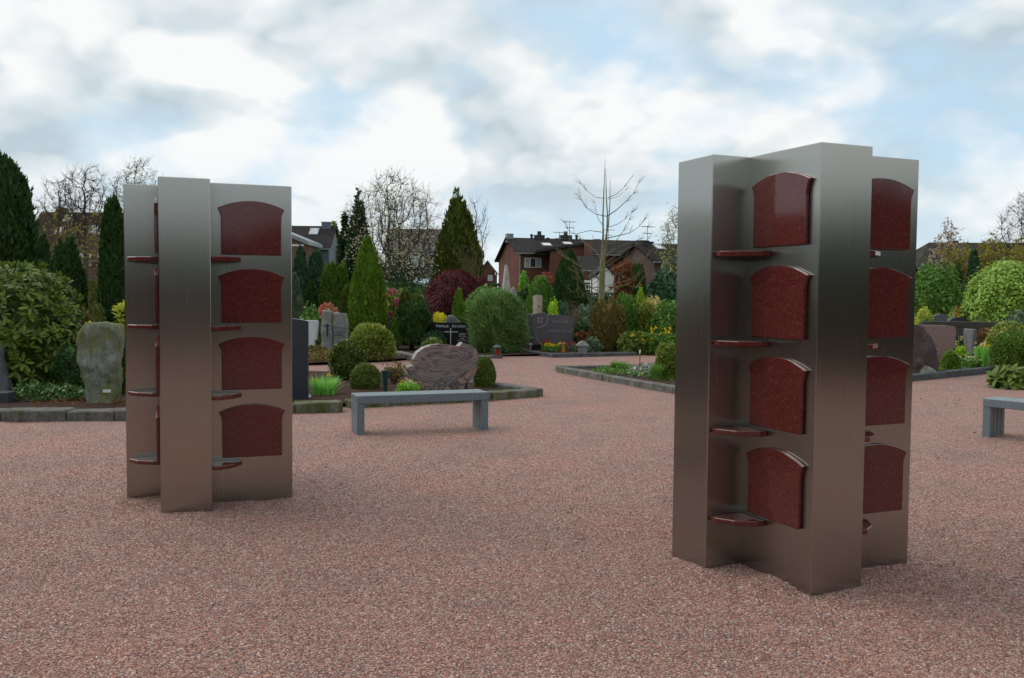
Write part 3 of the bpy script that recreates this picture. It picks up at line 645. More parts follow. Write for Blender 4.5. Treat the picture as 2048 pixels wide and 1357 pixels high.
# white gabled sheds
for i, (a, b, top, ev, Y, lb) in enumerate(((1194, 1228, 534, 551, 58, 'white rendered gable shed right behind the bare tree trunk'), (1236, 1259, 547, 556, 60, 'smaller white rendered gable shed behind the brown leaved beech'))):
    P0 = at(a, 580, Y); P1 = at(b, 580, Y); w_ = P1.x-P0.x; e = hz_at((a+b)/2, ev, Y); t_ = hz_at((a+b)/2, top, Y)
    s_ = empty('white_shed', (P0.x, Y, 0), 0, lb, 'shed', 'white sheds behind the bare tree')
    link('wall', mesh('wall', [(0, 0, 0), (w_, 0, 0), (w_, 0, e), (w_/2, 0, t_), (0, 0, e), (0, 5, 0), (w_, 5, 0), (w_, 5, e), (w_/2, 5, t_), (0, 5, e)], [(0, 1, 2, 3, 4), (5, 9, 8, 7, 6), (0, 4, 9, 5), (1, 6, 7, 2)]), RENDER, s_)
    V = []
    for y in (-0.15, 5.1): V += [(-0.15, y, e-0.05), (w_/2, y, t_+0.06), (w_+0.15, y, e-0.05), (w_+0.15, y, e+0.08), (w_/2, y, t_+0.19), (-0.15, y, e+0.08)]
    link('roof', mesh('roof', V, [(0, 1, 4, 5), (1, 2, 3, 4), (6, 11, 10, 7), (7, 10, 9, 8), (0, 6, 7, 1), (1, 7, 8, 2), (2, 8, 9, 3), (3, 9, 10, 4), (4, 10, 11, 5), (5, 11, 6, 0)]), ROOF_G, s_)
# back row with the dormer
Y = 92; P0 = at(1172, 560, Y); P1 = at(1420, 560, Y); e, r_ = hz_at(1220, 512, Y), hz_at(1260, 490, Y+3.5)
h5b = house('row_house', P0, 0.03, P1.x-P0.x, 7.5, e, r_, 'back house of the row with an orange brick wall and a white framed dormer', BRICK_O, ROOF_B, over=0.3, chim=[(1.5, 0.5, 0.45, DARK), (4.6, 1.6, 0.3, DARK), (6.6, 1.4, 0.25, DARK), (11.2, 1.0, 0.4, BRICK)])
Vb = lambda px, py: wallhit(P0, 0.03, px, py)
s0, z1 = Vb(1238, 504); s1, z0 = Vb(1259, 515)
d_ = empty('dormer', (0, 0, 0)); d_.parent = h5b
box('dormer_wall', SLATE, d_, s0-0.2, s1+0.2, 0.3, 2.6, z0-0.4, z1)
link('dormer_roof', mesh('dormer_roof', [(s0-0.6, -0.1, z1-0.05), ((s0+s1)/2, -0.1, z1+0.75), (s1+0.6, -0.1, z1-0.05), (s0-0.6, 3, z1-0.05), ((s0+s1)/2, 3, z1+0.75), (s1+0.6, 3, z1-0.05), (s0-0.6, -0.1, z1+0.12), ((s0+s1)/2, -0.1, z1+0.93), (s1+0.6, -0.1, z1+0.12)], [(0, 1, 4, 3), (1, 2, 5, 4), (0, 6, 7, 1), (1, 7, 8, 2), (6, 3, 4, 7), (7, 4, 5, 8)]), ZINC, d_)
box('dormer_frame', WHITE, d_, s0, s1, 0.2, 0.295, z0, z1-0.12); box('dormer_pane', GLASS, d_, (s0+s1)/2-0.05, s1-0.12, 0.17, 0.197, z0+0.1, z1-0.25)
s0, z1 = Vb(1215, 520); s1, z0 = Vb(1222, 535); window(h5b, s0, s1, z0, z1, -0.02)
s0, z1 = Vb(1238, 538); s1, z0 = Vb(1248, 544); box('vent_panel', WHITE, h5b, s0, s1, -0.05, -0.005, z0, z1)
s0, _ = Vb(1226, 480); antenna(h5b, s0, 3.5, r_-0.2, 1.8, DARK)
# right gable house
Y = 74; PSI = R(28); P0 = at(1308, 560, Y); e = hz_at(1308, 522, Y); r_ = e+1.3
h6 = house('gabled_brick_house', P0, PSI, 9, 5.0, e, r_, 'brick house with a pointed gable and dark roof beside the taller steel column', BRICK_P, ROOF_D, over=0.3, chim=[(0.6, 0.7, 0.35, DARK)])
V6 = lambda px, py: wallhit(P0, PSI, px, py)
s0, z1 = V6(1322, 527); s1, z0 = V6(1341, 548); window(h6, s0, s1, z0, z1, -0.02, 1, DARK, 0.1)
skylight(h6, 1.5, 2.4, 1.6, 2.4, e, h6['_sf'], WHITE); antenna(h6, 1.2, 2.6, r_-0.3, 2.0, ZINC)
# right edge house
Y = 88; P0 = at(1838, 560, Y); P1 = at(2300, 560, Y); e, r_ = hz_at(1840, 534, Y), hz_at(1960, 489, Y+4)
h7 = house('long_roofed_house', P0, R(-3), P1.x-P0.x, 9, e, r_, 'long house with a dark mossy roof and small square chimney at the right edge', BRICK_P, roofmat('mossy_roof', (0.045, 0.042, 0.034)), over=0.3, hip=2.6)
s0, _ = wallhit(P0, R(-3), 1946, 490); c = box('chimney', DARK, h7, s0-0.05, s0+0.42, 4.2, 4.8, r_-0.3, r_+0.35)
s0, _ = wallhit(P0, R(-3), 2012, 490); vent(h7, s0, 4.4, r_, 0.3)
for q in (1936, 1968, 1977, 2005):
    s0, _ = wallhit(P0, R(-3), q, 480); tubemesh('antenna', [((s0, 4.4, r_-0.1), (s0, 4.4, r_+0.5), 0.02, 0.02)], 4, DARK, h7)

# ------------------------------------------------------------------ memorial columns of brushed steel
STEEL = steel_mat(); REDG = granite('red_granite', (0.100, 0.0205, 0.018), (0.055, 0.013, 0.012), (0.175, 0.050, 0.040), 200, 0.09)
HM = 2.40
def arcpts(x0, z0, x1, z1, apex, n=12):
    return [(x0+(x1-x0)*i/n, z0+(apex-z0)*(1-(2*i/n-1)**2)) for i in range(n+1)]
def plaque_outline():
    r = [(0.218, 0.0)]
    for i in range(7): a = i/6*math.pi/2; r.append((0.243-0.025*math.cos(a)**1.0*(1 if i else 1), 0.262+0.078*math.sin(a)) if False else (0.218+0.025*(i/6)**2.2, 0.262+0.083*i/6))
    top = arcpts(0.243, 0.345, -0.243, 0.345, 0.402, 16)[1:-1]
    return r+top+[(-x, z) for x, z in r[::-1]]
def shelf_mesh():
    pts = [(-0.002, -0.002), (-0.225, -0.002), (-0.228, -0.055), (-0.165, -0.155), (-0.055, -0.222), (-0.002, -0.222)]
    bm = bmesh.new(); a = [bm.verts.new((x, y, -0.030)) for x, y in pts]; b = [bm.verts.new((x, y, 0)) for x, y in pts]; n = len(pts)
    bm.faces.new(a[::-1]); bm.faces.new(b)
    for i in range(n): bm.faces.new((a[i], a[(i+1) % n], b[(i+1) % n], b[i]))
    bmesh.ops.recalc_face_normals(bm, faces=bm.faces[:])
    bmesh.ops.bevel(bm, geom=[e for e in bm.edges if e.calc_face_angle(0) > 0.5], offset=0.004, segments=1, affect='EDGES')
    return fin(bm, 'shelf')
def make_column():
    o = empty('memorial_column', (1.682, 5.5253, 0), 0.4069, 'taller looking brushed steel memorial column on the right, with red granite plaques', 'memorial column', 'steel memorial columns on the gravel')
    pl = [(-.35, -.6), (0, -.6), (0, -.35), (.6, -.35), (.6, 0), (.35, 0), (.35, .6), (0, .6), (0, .35), (-.6, .35), (-.6, 0), (-.35, 0)]
    bm = bmesh.new(); a = [bm.verts.new((x, y, -0.15)) for x, y in pl]; b = [bm.verts.new((x, y, HM)) for x, y in pl]
    bm.faces.new(a[::-1]); bm.faces.new(b); n = len(pl)
    for i in range(n): bm.faces.new((a[i], a[(i+1) % n], b[(i+1) % n], b[i]))
    bmesh.ops.recalc_face_normals(bm, faces=bm.faces[:])
    ed = [e for e in bm.edges if e.calc_face_angle_signed(0) > 0.5 and max(v.co.z for v in e.verts) > 1]
    bmesh.ops.bevel(bm, geom=ed, offset=0.005, segments=1, affect='EDGES')
    link('steel_body', fin(bm, 'steel_body'), STEEL, o)
    pm = None; sm = shelf_mesh()
    for k in range(4):
        rot = Matrix.Rotation(-k*math.pi/2, 3, 'Z')
        for z in (0.347, 0.859, 1.365, 1.873):
            if pm is None:
                p = prism('plaque', plaque_outline(), -0.026, -0.003, REDG, o, 0.004, seg=1); pm = p.data
            else: p = link('plaque', pm, REDG, o)
            p.location = rot@Vector((0.302, -0.35, z)); p.rotation_euler = (0, 0, -k*math.pi/2)
            s = link('shelf', sm, REDG, o); s.location = rot@Vector((-0.35, 0, z-0.022)); s.rotation_euler = (0, 0, -k*math.pi/2)
    return o
def copy_tree(o, parent=None):
    c = o.copy(); COL.objects.link(c); c.parent = parent
    for ch in [x for x in o.children]: copy_tree(ch, c)
    return c
mc = make_column(); mc2 = copy_tree(mc)
mc2.location = (-2.3711, 7.2025, 0); mc2.rotation_euler = (0, 0, 0.3519)
mc2['label'] = 'brushed steel memorial column on the left, seen with its wide front pillar square on'

# ------------------------------------------------------------------ benches
BEN = simple('bluish_grey_plastic', (0.155, 0.195, 0.215), 0.36, var=0.10, scale=30, bump=0.05, spec=0.4)
def bench(P, rz, Lb, Db, label, H=0.44):
    o = empty('bench', (P.x, P.y, 0), rz, label, 'bench', 'low grey benches around the gravel place')
    w = Db/4; th = 0.095; lw = 0.088
    for i in range(4):
        y0, y1 = i*w+0.003, (i+1)*w-0.003
        box('seat_beam', BEN, o, 0, Lb, y0, y1, H-th, H, 0.006)
        for x in (0, Lb-lw): box('leg_plank', BEN, o, x+0.001, x+lw-0.001, y0+0.004, y1-0.004, -0.06, H-th-0.001, 0.004)
    return o
a, b = gnd(714, 871), gnd(977, 859); dv = b-a
bench(a, math.atan2(dv.y, dv.x), dv.length, 0.36, 'long low blue grey bench standing before the swirled granite gravestone')
bench(gnd(1963, 873), R(-52), 1.56, 0.38, 'blue grey bench cut off by the right edge of the photo')

# ------------------------------------------------------------------ kerbs
KERB = mossrock('kerb_concrete', (0.165, 0.158, 0.145), (0.085, 0.082, 0.075), (0.085, 0.09, 0.045), 0.4, 4)
KERBM = mossrock('mossy_kerb', (0.20, 0.19, 0.165), (0.11, 0.10, 0.08), (0.085, 0.10, 0.025), 0.75, 3)
KERBD = mossrock('dark_kerb', (0.10, 0.105, 0.11), (0.06, 0.062, 0.065), (0.11, 0.115, 0.09), 0.2, 3)
def kerb(label, pts, seg, w, h, m, seed=1):
    rg = random.Random(seed); o = empty('kerb', (pts[0].x, pts[0].y, 0), 0, label, 'kerb')
    for p, q in zip(pts[:-1], pts[1:]):
        d = q-p; Ld = d.length; n = max(1, round(Ld/seg)); a = math.atan2(d.y, d.x)
        for i in range(n):
            l0, l1 = Ld*i/n+0.006, Ld*(i+1)/n-0.006
            bm = bmesh.new(); bmbox(bm, l0, l1, 0, w+rg.uniform(-.01, .01), -0.05, h+rg.uniform(-.008, .008), bev=0.014)
            for v in bm.verts: v.co += Vector((0, mnoise.noise(v.co*5+Vector((seed, i, 0)))*0.006, mnoise.noise(v.co*4+Vector((i, seed, 5)))*0.006))
            s = link('kerb_stone', fin(bm, 'kerb_stone'), m, o, (p.x-pts[0].x, p.y-pts[0].y, 0), (rg.uniform(-.01, .01), rg.uniform(-.006, .006), a+rg.uniform(-.01, .01)))
    return o
kerb('weathered grey kerb in front of the glossy rhododendron and rough green stone', G([(-420, 844), (0, 843), (132, 843), (228, 842), (420, 834)]), 0.9, 0.30, 0.125, KERB, 2)
kerb('mossy kerb of short stones running on behind the left column to the bench', G([(420, 834), (590, 827), (687, 824)]), 0.6, 0.28, 0.13, KERBM, 3)
kerb('mossy yellow green kerb behind the bench ending in a blunt point', [gnd(700, 818), gnd(880, 808), gnd(1080, 795)], 1.1, 0.26, 0.12, KERBM, 4)
kerb('narrow rear kerb of the swirled granite grave beside the gravel path', [gnd(1088, 793), gnd(1000, 779), gnd(900, 766), gnd(804, 754)], 0.9, 0.22, 0.12, KERB, 5)
kerb('pale kerb of the wedge shaped bed left of the right column', [gnd(1114, 745), gnd(1205, 762), gnd(1345, 788), gnd(1430, 803)], 1.5, 0.2, 0.105, KERB, 6)
kerb('far grey kerb edging the back of the wedge shaped bed', [gnd(1114, 743), gnd(1300, 741), gnd(1480, 742)], 1.4, 0.18, 0.11, KERB, 7)
kerb('short kerb between yellow green variegated ball and black gravestone', [gnd(783, 713), gnd(826, 724)], 0.9, 0.25, 0.13, KERB, 8)
kerb('low kerb at the lantern below the fine leaved bush', [gnd(826, 724), gnd(940, 719), gnd(1006, 717)], 1.1, 0.15, 0.07, KERB, 9)
kerb('dark edging before the purple grey gravestone and pansies', [gnd(1050, 709), gnd(1105, 716), gnd(1275, 712)], 0.9, 0.14, 0.10, KERBD, 10)
kerb('dark grey kerb below the rough boulder gravestone on the right', [gnd(1780, 767), gnd(1860, 760), gnd(1993, 746)], 0.7, 0.16, 0.13, KERBD, 11)
kerb('rear dark kerb by the white primroses on the right', [gnd(1915, 746), gnd(2000, 745), gnd(2100, 742)], 0.9, 0.14, 0.10, KERBD, 12)

# ------------------------------------------------------------------ gravestones
def stone_at(px, py): p = gnd(px, py); return p, F/p.y       # base point and photo pixels per metre
P, k = stone_at(203, 815)
MOSSR = mossrock('lichen_rock', (0.24, 0.265, 0.24), (0.085, 0.10, 0.085), (0.17, 0.175, 0.06), 0.65, 4.5)
def wf(t):
    l = np.interp(t, [0, 0.25, 0.55, 0.8, 0.92, 1], [-0.17, -0.20, -0.27, -0.31, -0.27, -0.16]); r = np.interp(t, [0, 0.3, 0.6, 0.9, 1], [0.20, 0.26, 0.28, 0.27, 0.22]); return l, r
st = rock('rough_gravestone', MOSSR, wf, 1.12, 0.26, 5, 0.06, loc=(P.x, P.y, 0), rz=R(8))
tag(st, 'rough upright green grey lichen covered stone with a small white sticker', 'gravestone')
box('sticker', WHITE, st, 0.07, 0.17, -0.176, -0.166, 0.22, 0.26)
P, k = stone_at(572, 804); w2 = 44/k; zt = at(600, 637, P.y).z
SLAB = granite('blue_black_granite', (0.026, 0.032, 0.044), (0.02, 0.025, 0.035), (0.035, 0.042, 0.055), 120, 0.35)
s = prism('slab_gravestone', [(w2, 0), (w2, zt-0.04)]+arcpts(w2, zt-0.04, -w2, zt-0.04, zt, 10)[1:-1]+[(-w2, zt-0.04), (-w2, 0)], -0.07, 0.07, SLAB, None, 0.01, (P.x, P.y, 0), (0, 0, R(4)))
tag(s, 'tall plain blue black slab gravestone standing just behind the left column', 'gravestone')
CLEAR = simple('crumpled_sheet', (0.34, 0.40, 0.45), 0.35, var=0.3, scale=14)
p = gnd(605, 800); s = rock('crumpled_plastic', CLEAR, lambda t: (-0.16+0.1*t, 0.16-0.1*t), 0.10, 0.2, 3, 0.03, loc=(p.x, p.y-0.05, 0.05)); tag(s, 'crumpled pale plastic sheet lying at the foot of the blue black slab', 'plastic sheet')
p = gnd(5, 815); tag(box('stone_block', simple('dark_block', (0.05, 0.055, 0.06), 0.6), None, -0.4, 0.05, 0, 0.25, 0, 0.17, 0.01, (p.x+0.02, p.y, 0.03)), 'dark grey stone block at the left edge below the rhododendron', 'stone block')
p = gnd(-12, 800); s = rock('boulder', simple('grey_boulder', (0.13, 0.135, 0.15), 0.8, bump=0.3), lambda t: (-0.22+0.06*t, 0.22-0.1*t*t), 0.75, 0.3, 8, 0.05, loc=(p.x, p.y, 0)); tag(s, 'grey boulder half hidden by rhododendron leaves at the left edge', 'boulder')

# swirled granite gravestone
P, k = stone_at(884, 797); P.y += 0.55; k = F/P.y; P.x = at(884, 790, P.y).x
zz = lambda y: at(884, y, P.y).z; X = lambda x: (x-884)/k
ol = [(834, 788), (835, 771), (826, 757), (810, 738), (810, 733), (822, 729), (822, 717), (830, 704), (843, 695), (858, 690), (876, 688), (897, 690), (916, 693), (924, 685), (944, 692), (953, 699), (957, 713), (954, 742), (945, 761), (930, 767), (929, 775), (930, 788)]
SWIRL = [swirl_mat(), simple('sawn_granite_edge', (0.62, 0.62, 0.62), 0.5, var=.06, scale=10)]
s = prism('swirled_gravestone', [(X(x), zz(y)) for x, y in ol][::-1], -0.09, 0.09, SWIRL, None, 0.006, (P.x, P.y, 0), (0, 0, R(22)))
tag(s, 'whale shaped polished gravestone of swirled pink and grey granite behind the bench', 'gravestone')
box('plinth', SLAB, s, 0.08, 0.42, -0.02, 0.22, 0.04, 0.34, 0.01)

# white headstone and twin grey stone
P, k = stone_at(616, 697); P.y = 22.6; k = F/P.y; zz = lambda y: at(620, y, P.y).z; X = lambda x: (x-616)/k
s = prism('white_gravestone', [(X(596), 0.25), (X(629), 0.25), (X(629), zz(681)), (X(634), zz(680)), (X(637), zz(646)), (X(634), zz(641)), (X(596), zz(641))], -0.08, 0.08, simple('white_stone', (0.62, 0.65, 0.66), 0.5, var=0.08, scale=5), None, 0.012, (at(616, 690, P.y).x, P.y, 0))
tag(s, 'white stepped gravestone half hidden by the blue black slab', 'gravestone')
box('base', simple('white_stone', (0.6, 0.6, 0.6)), s, X(590), X(643), -0.16, 0.14, 0.08, 0.247, 0.01)
Y = 22.4
ROUGHG = mossrock('grey_natural_stone', (0.25, 0.255, 0.24), (0.16, 0.165, 0.155), (0.19, 0.20, 0.15), 0.3, 4)
P = at(668, 690, Y); k = F/Y; zt = at(668, 622, Y).z
DARKL = simple('dark_lettering', (0.02, 0.02, 0.02), 0.5)
g1 = empty('twin_gravestone', (P.x, Y, 0), 0, 'twin rough grey stones with a dark cross and three dark lines of lettering', 'gravestone')
rock('left_stone', ROUGHG, lambda t: (-25/k+0.06*abs(t-0.5), -2/k-0.03*t), zt, 0.24, 11, 0.03, parent=g1); rock('right_stone', ROUGHG, lambda t: (-3/k+0.02*t, 27/k-0.12*max(0, t-0.75)*2), zt-0.05, 0.24, 12, 0.025, parent=g1, loc=(0, 0.03, 0))
zc = lambda y: at(660, y, Y).z; XX = lambda x: (x-668)/k
bm = bmesh.new(); bmbox(bm, XX(656.5), XX(658.8), -0.19, -0.15, zc(673), zc(647)); bmbox(bm, XX(652), XX(656.4), -0.19, -0.15, zc(652.5), zc(650.5)); bmbox(bm, XX(658.9), XX(663), -0.19, -0.15, zc(652.5), zc(650.5)); link('cross', fin(bm, 'cross'), DARKL, g1)
def strokes(name, m, parent, x0, x1, y, z0, z1, seed, gap=0.5):
    rg = random.Random(seed); bm = bmesh.new(); x = x0; h = z1-z0
    while x < x1:
        w = h*rg.choice((0.16, 0.16, 0.22)); bmbox(bm, x, x+w, y-0.006, y+0.006, z0, z1)
        if rg.random() < 0.6: zc_ = rg.choice((z0, z1-h*0.16, z0+h*0.42)); bmbox(bm, x+w, x+h*0.5, y-0.006, y+0.006, zc_, zc_+h*0.16)
        x += h*rg.uniform(0.55, 0.85)
    return link(name, fin(bm, name), m, parent)
for i, (a, b, y0, y1) in enumerate(((673, 690, 653, 657), (671, 692, 662, 666), (671, 691, 668, 672))): strokes('lettering', DARKL, g1, XX(a), XX(b), -0.165, zc(y1), zc(y0), i+3)

# black polished family gravestone with lettering
Y = 25.2; k = F/Y; P = at(902, 712, Y); zz = lambda y: at(902, y, Y).z; X = lambda x: (x-902)/k
BLK = simple('black_polished_granite', (0.012, 0.013, 0.017), 0.12, var=0.1, scale=60, spec=0.5)
LET = simple('silver_lettering', (0.55, 0.56, 0.58), 0.4, var=0.05)
s = prism('family_gravestone', [(X(860), 0), (X(945), 0), (X(945), zz(645.5)), (X(860), zz(645.5))], -0.08, 0.08, BLK, None, 0.006, (P.x, Y, 0))
tag(s, 'wide black polished gravestone with a thin silver cross and family name', 'gravestone')
def text(parent, body, x, y, z, size, m, align='CENTER', bold=0.0, sx=1.0, space=1.0):
    cu = bpy.data.curves.new('lettering', 'FONT'); cu.body = body; cu.size = size; cu.align_x = align; cu.extrude = 0.004; cu.offset = bold; cu.space_character = space
    t = bpy.data.objects.new('lettering', cu); COL.objects.link(t); dg = bpy.context.evaluated_depsgraph_get(); dg.update()
    me = bpy.data.meshes.new_from_object(t.evaluated_get(dg)); bpy.data.objects.remove(t); me.transform(Matrix.Rotation(math.pi/2, 4, 'X')@Matrix.Diagonal((sx, 1, 1, 1)))
    return link('lettering', me, m, parent, (x, y, z))
tz = zz(655)
def smallcaps(words, x0, x1, z, hb, hs):
    objs = []; x = x0
    for wd_ in words:
        for i, part in enumerate((wd_[0], wd_[1:])):
            o = text(s, part, x, -0.086, z, hb if i == 0 else hs, LET, 'LEFT', 0.0008, 1.0, 1.18); objs.append(o)
            x += max(v.co.x for v in o.data.vertices)+0.012
        x += 0.085
    kx = (x1-x0)/(x-0.085-x0)
    for o in objs: o.location.x = x0+(o.location.x-x0)*kx; o.scale.x = kx
smallcaps(['FAMILIE', 'RECKEN'], X(872), X(932), tz, 0.105, 0.09)
bm = bmesh.new(); bmbox(bm, X(900.7), X(902.3), -0.088, -0.079, 0.15, zz(656.5)); bmbox(bm, X(888), X(900.6), -0.087, -0.079, zz(664.6), zz(663.3)); bmbox(bm, X(902.4), X(916), -0.087, -0.079, zz(664.6), zz(663.3)); link('cross', fin(bm, 'cross'), LET, s)
for i, (tx, y, sz) in enumerate((('PETER', 669.5, 0.055), ('1937 - 2010', 673.5, 0.042), ('INGE', 678, 0.048))): text(s, tx, X(925), -0.086, zz(y), sz, LET, bold=0.001)
strokes('lettering', LET, s, X(915.5), X(934), -0.084, zz(681.6), zz(679.5), 4)
sb = rock('rough_stone', simple('slate_grey_rock', (0.13, 0.13, 0.135), 0.85, bump=0.3), lambda t: (-0.55+0.45*t, 0.75-0.7*t*t), at(905, 632, 27.2).z, 0.3, 21, 0.06, loc=(at(903, 650, 27.2).x, 27.2, 0)); tag(sb, 'rough slate grey stone rising in peaks behind the black family gravestone', 'gravestone')

# purple grey gravestone with emblem
Y = 25.6; k = F/Y; P = at(1104, 700, Y); zz = lambda y: at(1104, y, Y).z; X = lambda x: (x-1104)/k
PUR = [granite('purple_grey_granite', (0.085, 0.075, 0.082), (0.05, 0.045, 0.05), (0.13, 0.115, 0.12), 60, 0.35), simple('hewn_purple_edge', (0.30, 0.29, 0.29), 0.7)]
zb = zz(688); ol = [(1068, 688), (1064, 660), (1061, 632), (1064, 629), (1076, 626), (1090, 626), (1094, 629.5), (1120, 630), (1148, 633.5), (1146, 688)]
s = prism('emblem_gravestone', [(X(x), zz(y)) for x, y in ol][::-1], -0.09, 0.09, PUR, None, 0.012, (P.x, Y, 0), (0, 0, R(3))); tag(s, 'purple grey gravestone with a round cross emblem and curved pale carved line', 'gravestone')
box('plinth', BLK, s, X(1058), X(1152), -0.14, 0.12, 0.0, zb-0.002, 0.008)
CARV = simple('pale_carving', (0.27, 0.26, 0.27), 0.6, var=0.1)
def pathtube(name, pts, r, m, parent, y): tubemesh(name, [((X(a), y, zz(b)), (X(c), y, zz(d)), r, r) for (a, b), (c, d) in zip(pts[:-1], pts[1:])], 5, m, parent)
pathtube('carved_line', [(1092, 630), (1094.5, 636), (1093, 645), (1090, 650), (1084, 653.5), (1076, 655.5), (1070, 657)], 0.011, CARV, s, -0.092)
pathtube('carved_line', [(1070, 662), (1071, 670), (1073, 678), (1077, 685), (1079, 688)], 0.011, CARV, s, -0.092)
bm = bmesh.new()
for a in range(4):
    m_ = Matrix.Translation((X(1079), -0.094, zz(640.5)))@Matrix.Rotation(R(45+90*a), 4, 'Y')
    vs = [bm.verts.new(m_@Vector(v)) for v in ((0.022, 0, -0.004), (0.085, 0, -0.036), (0.093, 0, 0), (0.085, 0, 0.036), (0.022, 0, 0.004))]; bm.faces.new(vs)
link('emblem', fin(bm, 'emblem'), CARV, s)
strokes('lettering', CARV, s, X(1105), X(1136), -0.094, zz(645.5), zz(641.5), 8); strokes('lettering', CARV, s, X(1096), X(1142), -0.094, zz(664), zz(660), 9)
s = box('gravestone', simple('charcoal_stone', (0.06, 0.065, 0.07), 0.6, bump=0.2), None, -0.3, 0.3, 0, 0.18, 0, at(1050, 628, 26.4).z, 0.02, (at(1050, 650, 26.4).x, 26.4, 0)); tag(s, 'charcoal gravestone wedged between the fine leaved bush and purple grey gravestone', 'gravestone')
# beige pillar
Y = 30; k = F/Y; P = at(1075, 640, Y); SAND = simple('sandstone', (0.40, 0.33, 0.25), 0.85, var=0.12, scale=4, bump=0.2)
bm = bmesh.new(); zt = at(1075, 590, Y).z; w_ = 9.3/k
pts = [(-w_, -.02), (-.03, -.14), (w_*.55, -.14), (w_, -.05), (w_, .14), (-w_, .14)]
a_ = [bm.verts.new((x, y, 0)) for x, y in pts]; b_ = [bm.verts.new((x, y, zt-(0.03 if abs(x) == w_ else 0))) for x, y in pts]; bm.faces.new(a_); bm.faces.new(b_)
for i in range(6): bm.faces.new((a_[i], a_[(i+1) % 6], b_[(i+1) % 6], b_[i]))
s = link('pillar_gravestone', fin(bm, 'pillar_gravestone'), SAND, None, (P.x, Y, 0)); tag(s, 'slim beige sandstone pillar rising behind the purple grey gravestone', 'gravestone')
box('carved_notch', simple('notch', (0.12, 0.09, 0.07), 0.9), s, 0.0, w_*0.5, -0.145, -0.142, at(1075, 614.5, Y).z, at(1075, 612.5, Y).z)
P = at(773, 650, 27.5); tag(box('post_gravestone', simple('brown_sandstone', (0.16, 0.085, 0.07), 0.8, bump=0.2), None, -0.07, 0.08, -0.1, 0.1, 0, at(773, 630, 27.5).z, 0.01, (P.x, 27.5, 0)), 'narrow brown stone post right of the tall bright green thuja', 'gravestone')
# obelisk
Y = 40; k = F/Y; P = at(1012, 590, Y); zt, zb = at(1012, 530, Y).z, at(1012, 580, Y).z
ob = empty('obelisk', (P.x, Y, 0), R(20), 'pale tapering stone obelisk standing before the brick gable wall', 'obelisk')
OBS = mossrock('pale_obelisk_stone', (0.42, 0.42, 0.37), (0.33, 0.33, 0.28), (0.24, 0.27, 0.18), 0.3, 3)
def frustum(name, w0, w1, z0, z1, m, par):
    V = [(x*w0, y*w0, z0) for x, y in ((-1, -1), (1, -1), (1, 1), (-1, 1))]+[(x*w1, y*w1, z1) for x, y in ((-1, -1), (1, -1), (1, 1), (-1, 1))]
    return link(name, mesh(name, V, [(3, 2, 1, 0), (4, 5, 6, 7), (0, 1, 5, 4), (1, 2, 6, 5), (2, 3, 7, 6), (3, 0, 4, 7)]), m, par)
frustum('shaft', 6.8/k, 2.3/k, zb, zt, OBS, ob); frustum('base', 0.24, 0.2, 0, zb-0.002, OBS, ob)
for i, (x, z) in enumerate(((0.16, zb-0.1), (0.24, zb-0.22), (0.22, zb+0.02))):
    rock('ornament', OBS, lambda t: (-0.11*math.sin(math.pi*min(.95, t+.05)), 0.11*math.sin(math.pi*min(.95, t+.05))), 0.2, 0.15, 30+i, 0.02, parent=ob, loc=(x, -0.3, z-0.1))
P = at(1028, 590, 36); tag(box('grey_gravestone', simple('cool_grey_stone', (0.22, 0.24, 0.26), 0.7), None, -0.12, 0.12, 0, 0.15, 0, at(1028, 583, 36).z, 0.01, (P.x, 36, 0)), 'cool grey stone slab in shade right of the pale obelisk', 'gravestone')

# lanterns and small grave goods
def lantern(P, h, w, body, inner, label, name='grave_lantern'):
    o = empty(name, P, R(12), label, 'lantern'); bm = bmesh.new()
    for sx in (-1, 1):
        for sy in (-1, 1): bmbox(bm, sx*w/2-w*.07, sx*w/2+w*.07, sy*w/2-w*.07, sy*w/2+w*.07, h*.10, h*.76)
    bmbox(bm, -w*.62, w*.62, -w*.62, w*.62, 0, h*.10); bmbox(bm, -w*.62, w*.62, -w*.62, w*.62, h*.76, h*.82)
    link('frame', fin(bm, 'frame'), body, o); frustum('roof', w*.58, w*.2, h*.822, h*.95, body, o); frustum('knob', w*.12, w*.08, h*.952, h, body, o)
    tubemesh('candle', [((0, 0, h*.1), (0, 0, h*.62), w*.32, w*.32), ((0, 0, h*.62), (0, 0, h*.621), w*.32, .001)], 10, inner, o); return o
PEW = simple('pewter', (0.12, 0.125, 0.13), 0.4, metal=0.4); REDC = simple('red_candle_glass', (0.32, 0.03, 0.02), 0.25)
lantern(gnd(994, 717), at(994, 689, gnd(994, 717).y).z, 0.15, PEW, REDC, 'pewter grave lantern holding a red candle under the fine leaved bush')
q = gnd(1128, 711); lantern(q+Vector((0, .3, .05)), 0.28, 0.13, simple('red_brown_metal', (0.2, 0.05, 0.04), 0.5), simple('yellow_candle_glass', (0.5, 0.34, 0.02), 0.3), 'squat grave lantern with yellow glass among pansies before purple grey gravestone')
q = gnd(1166, 711); o = empty('mushroom_lantern', q+Vector((0, .2, .03)), 0, 'small grey mushroom shaped stone lantern right of the pansies', 'stone lantern'); CG = simple('concrete_ornament', (0.24, 0.24, 0.235), 0.85)
frustum('stem', .10, .12, 0, .22, CG, o); rock('cap', CG, lambda t: (-0.17*(1-t*t*.9), 0.17*(1-t*t*.9)), 0.14, 0.3, 3, 0.01, parent=o, loc=(0, 0, .2))
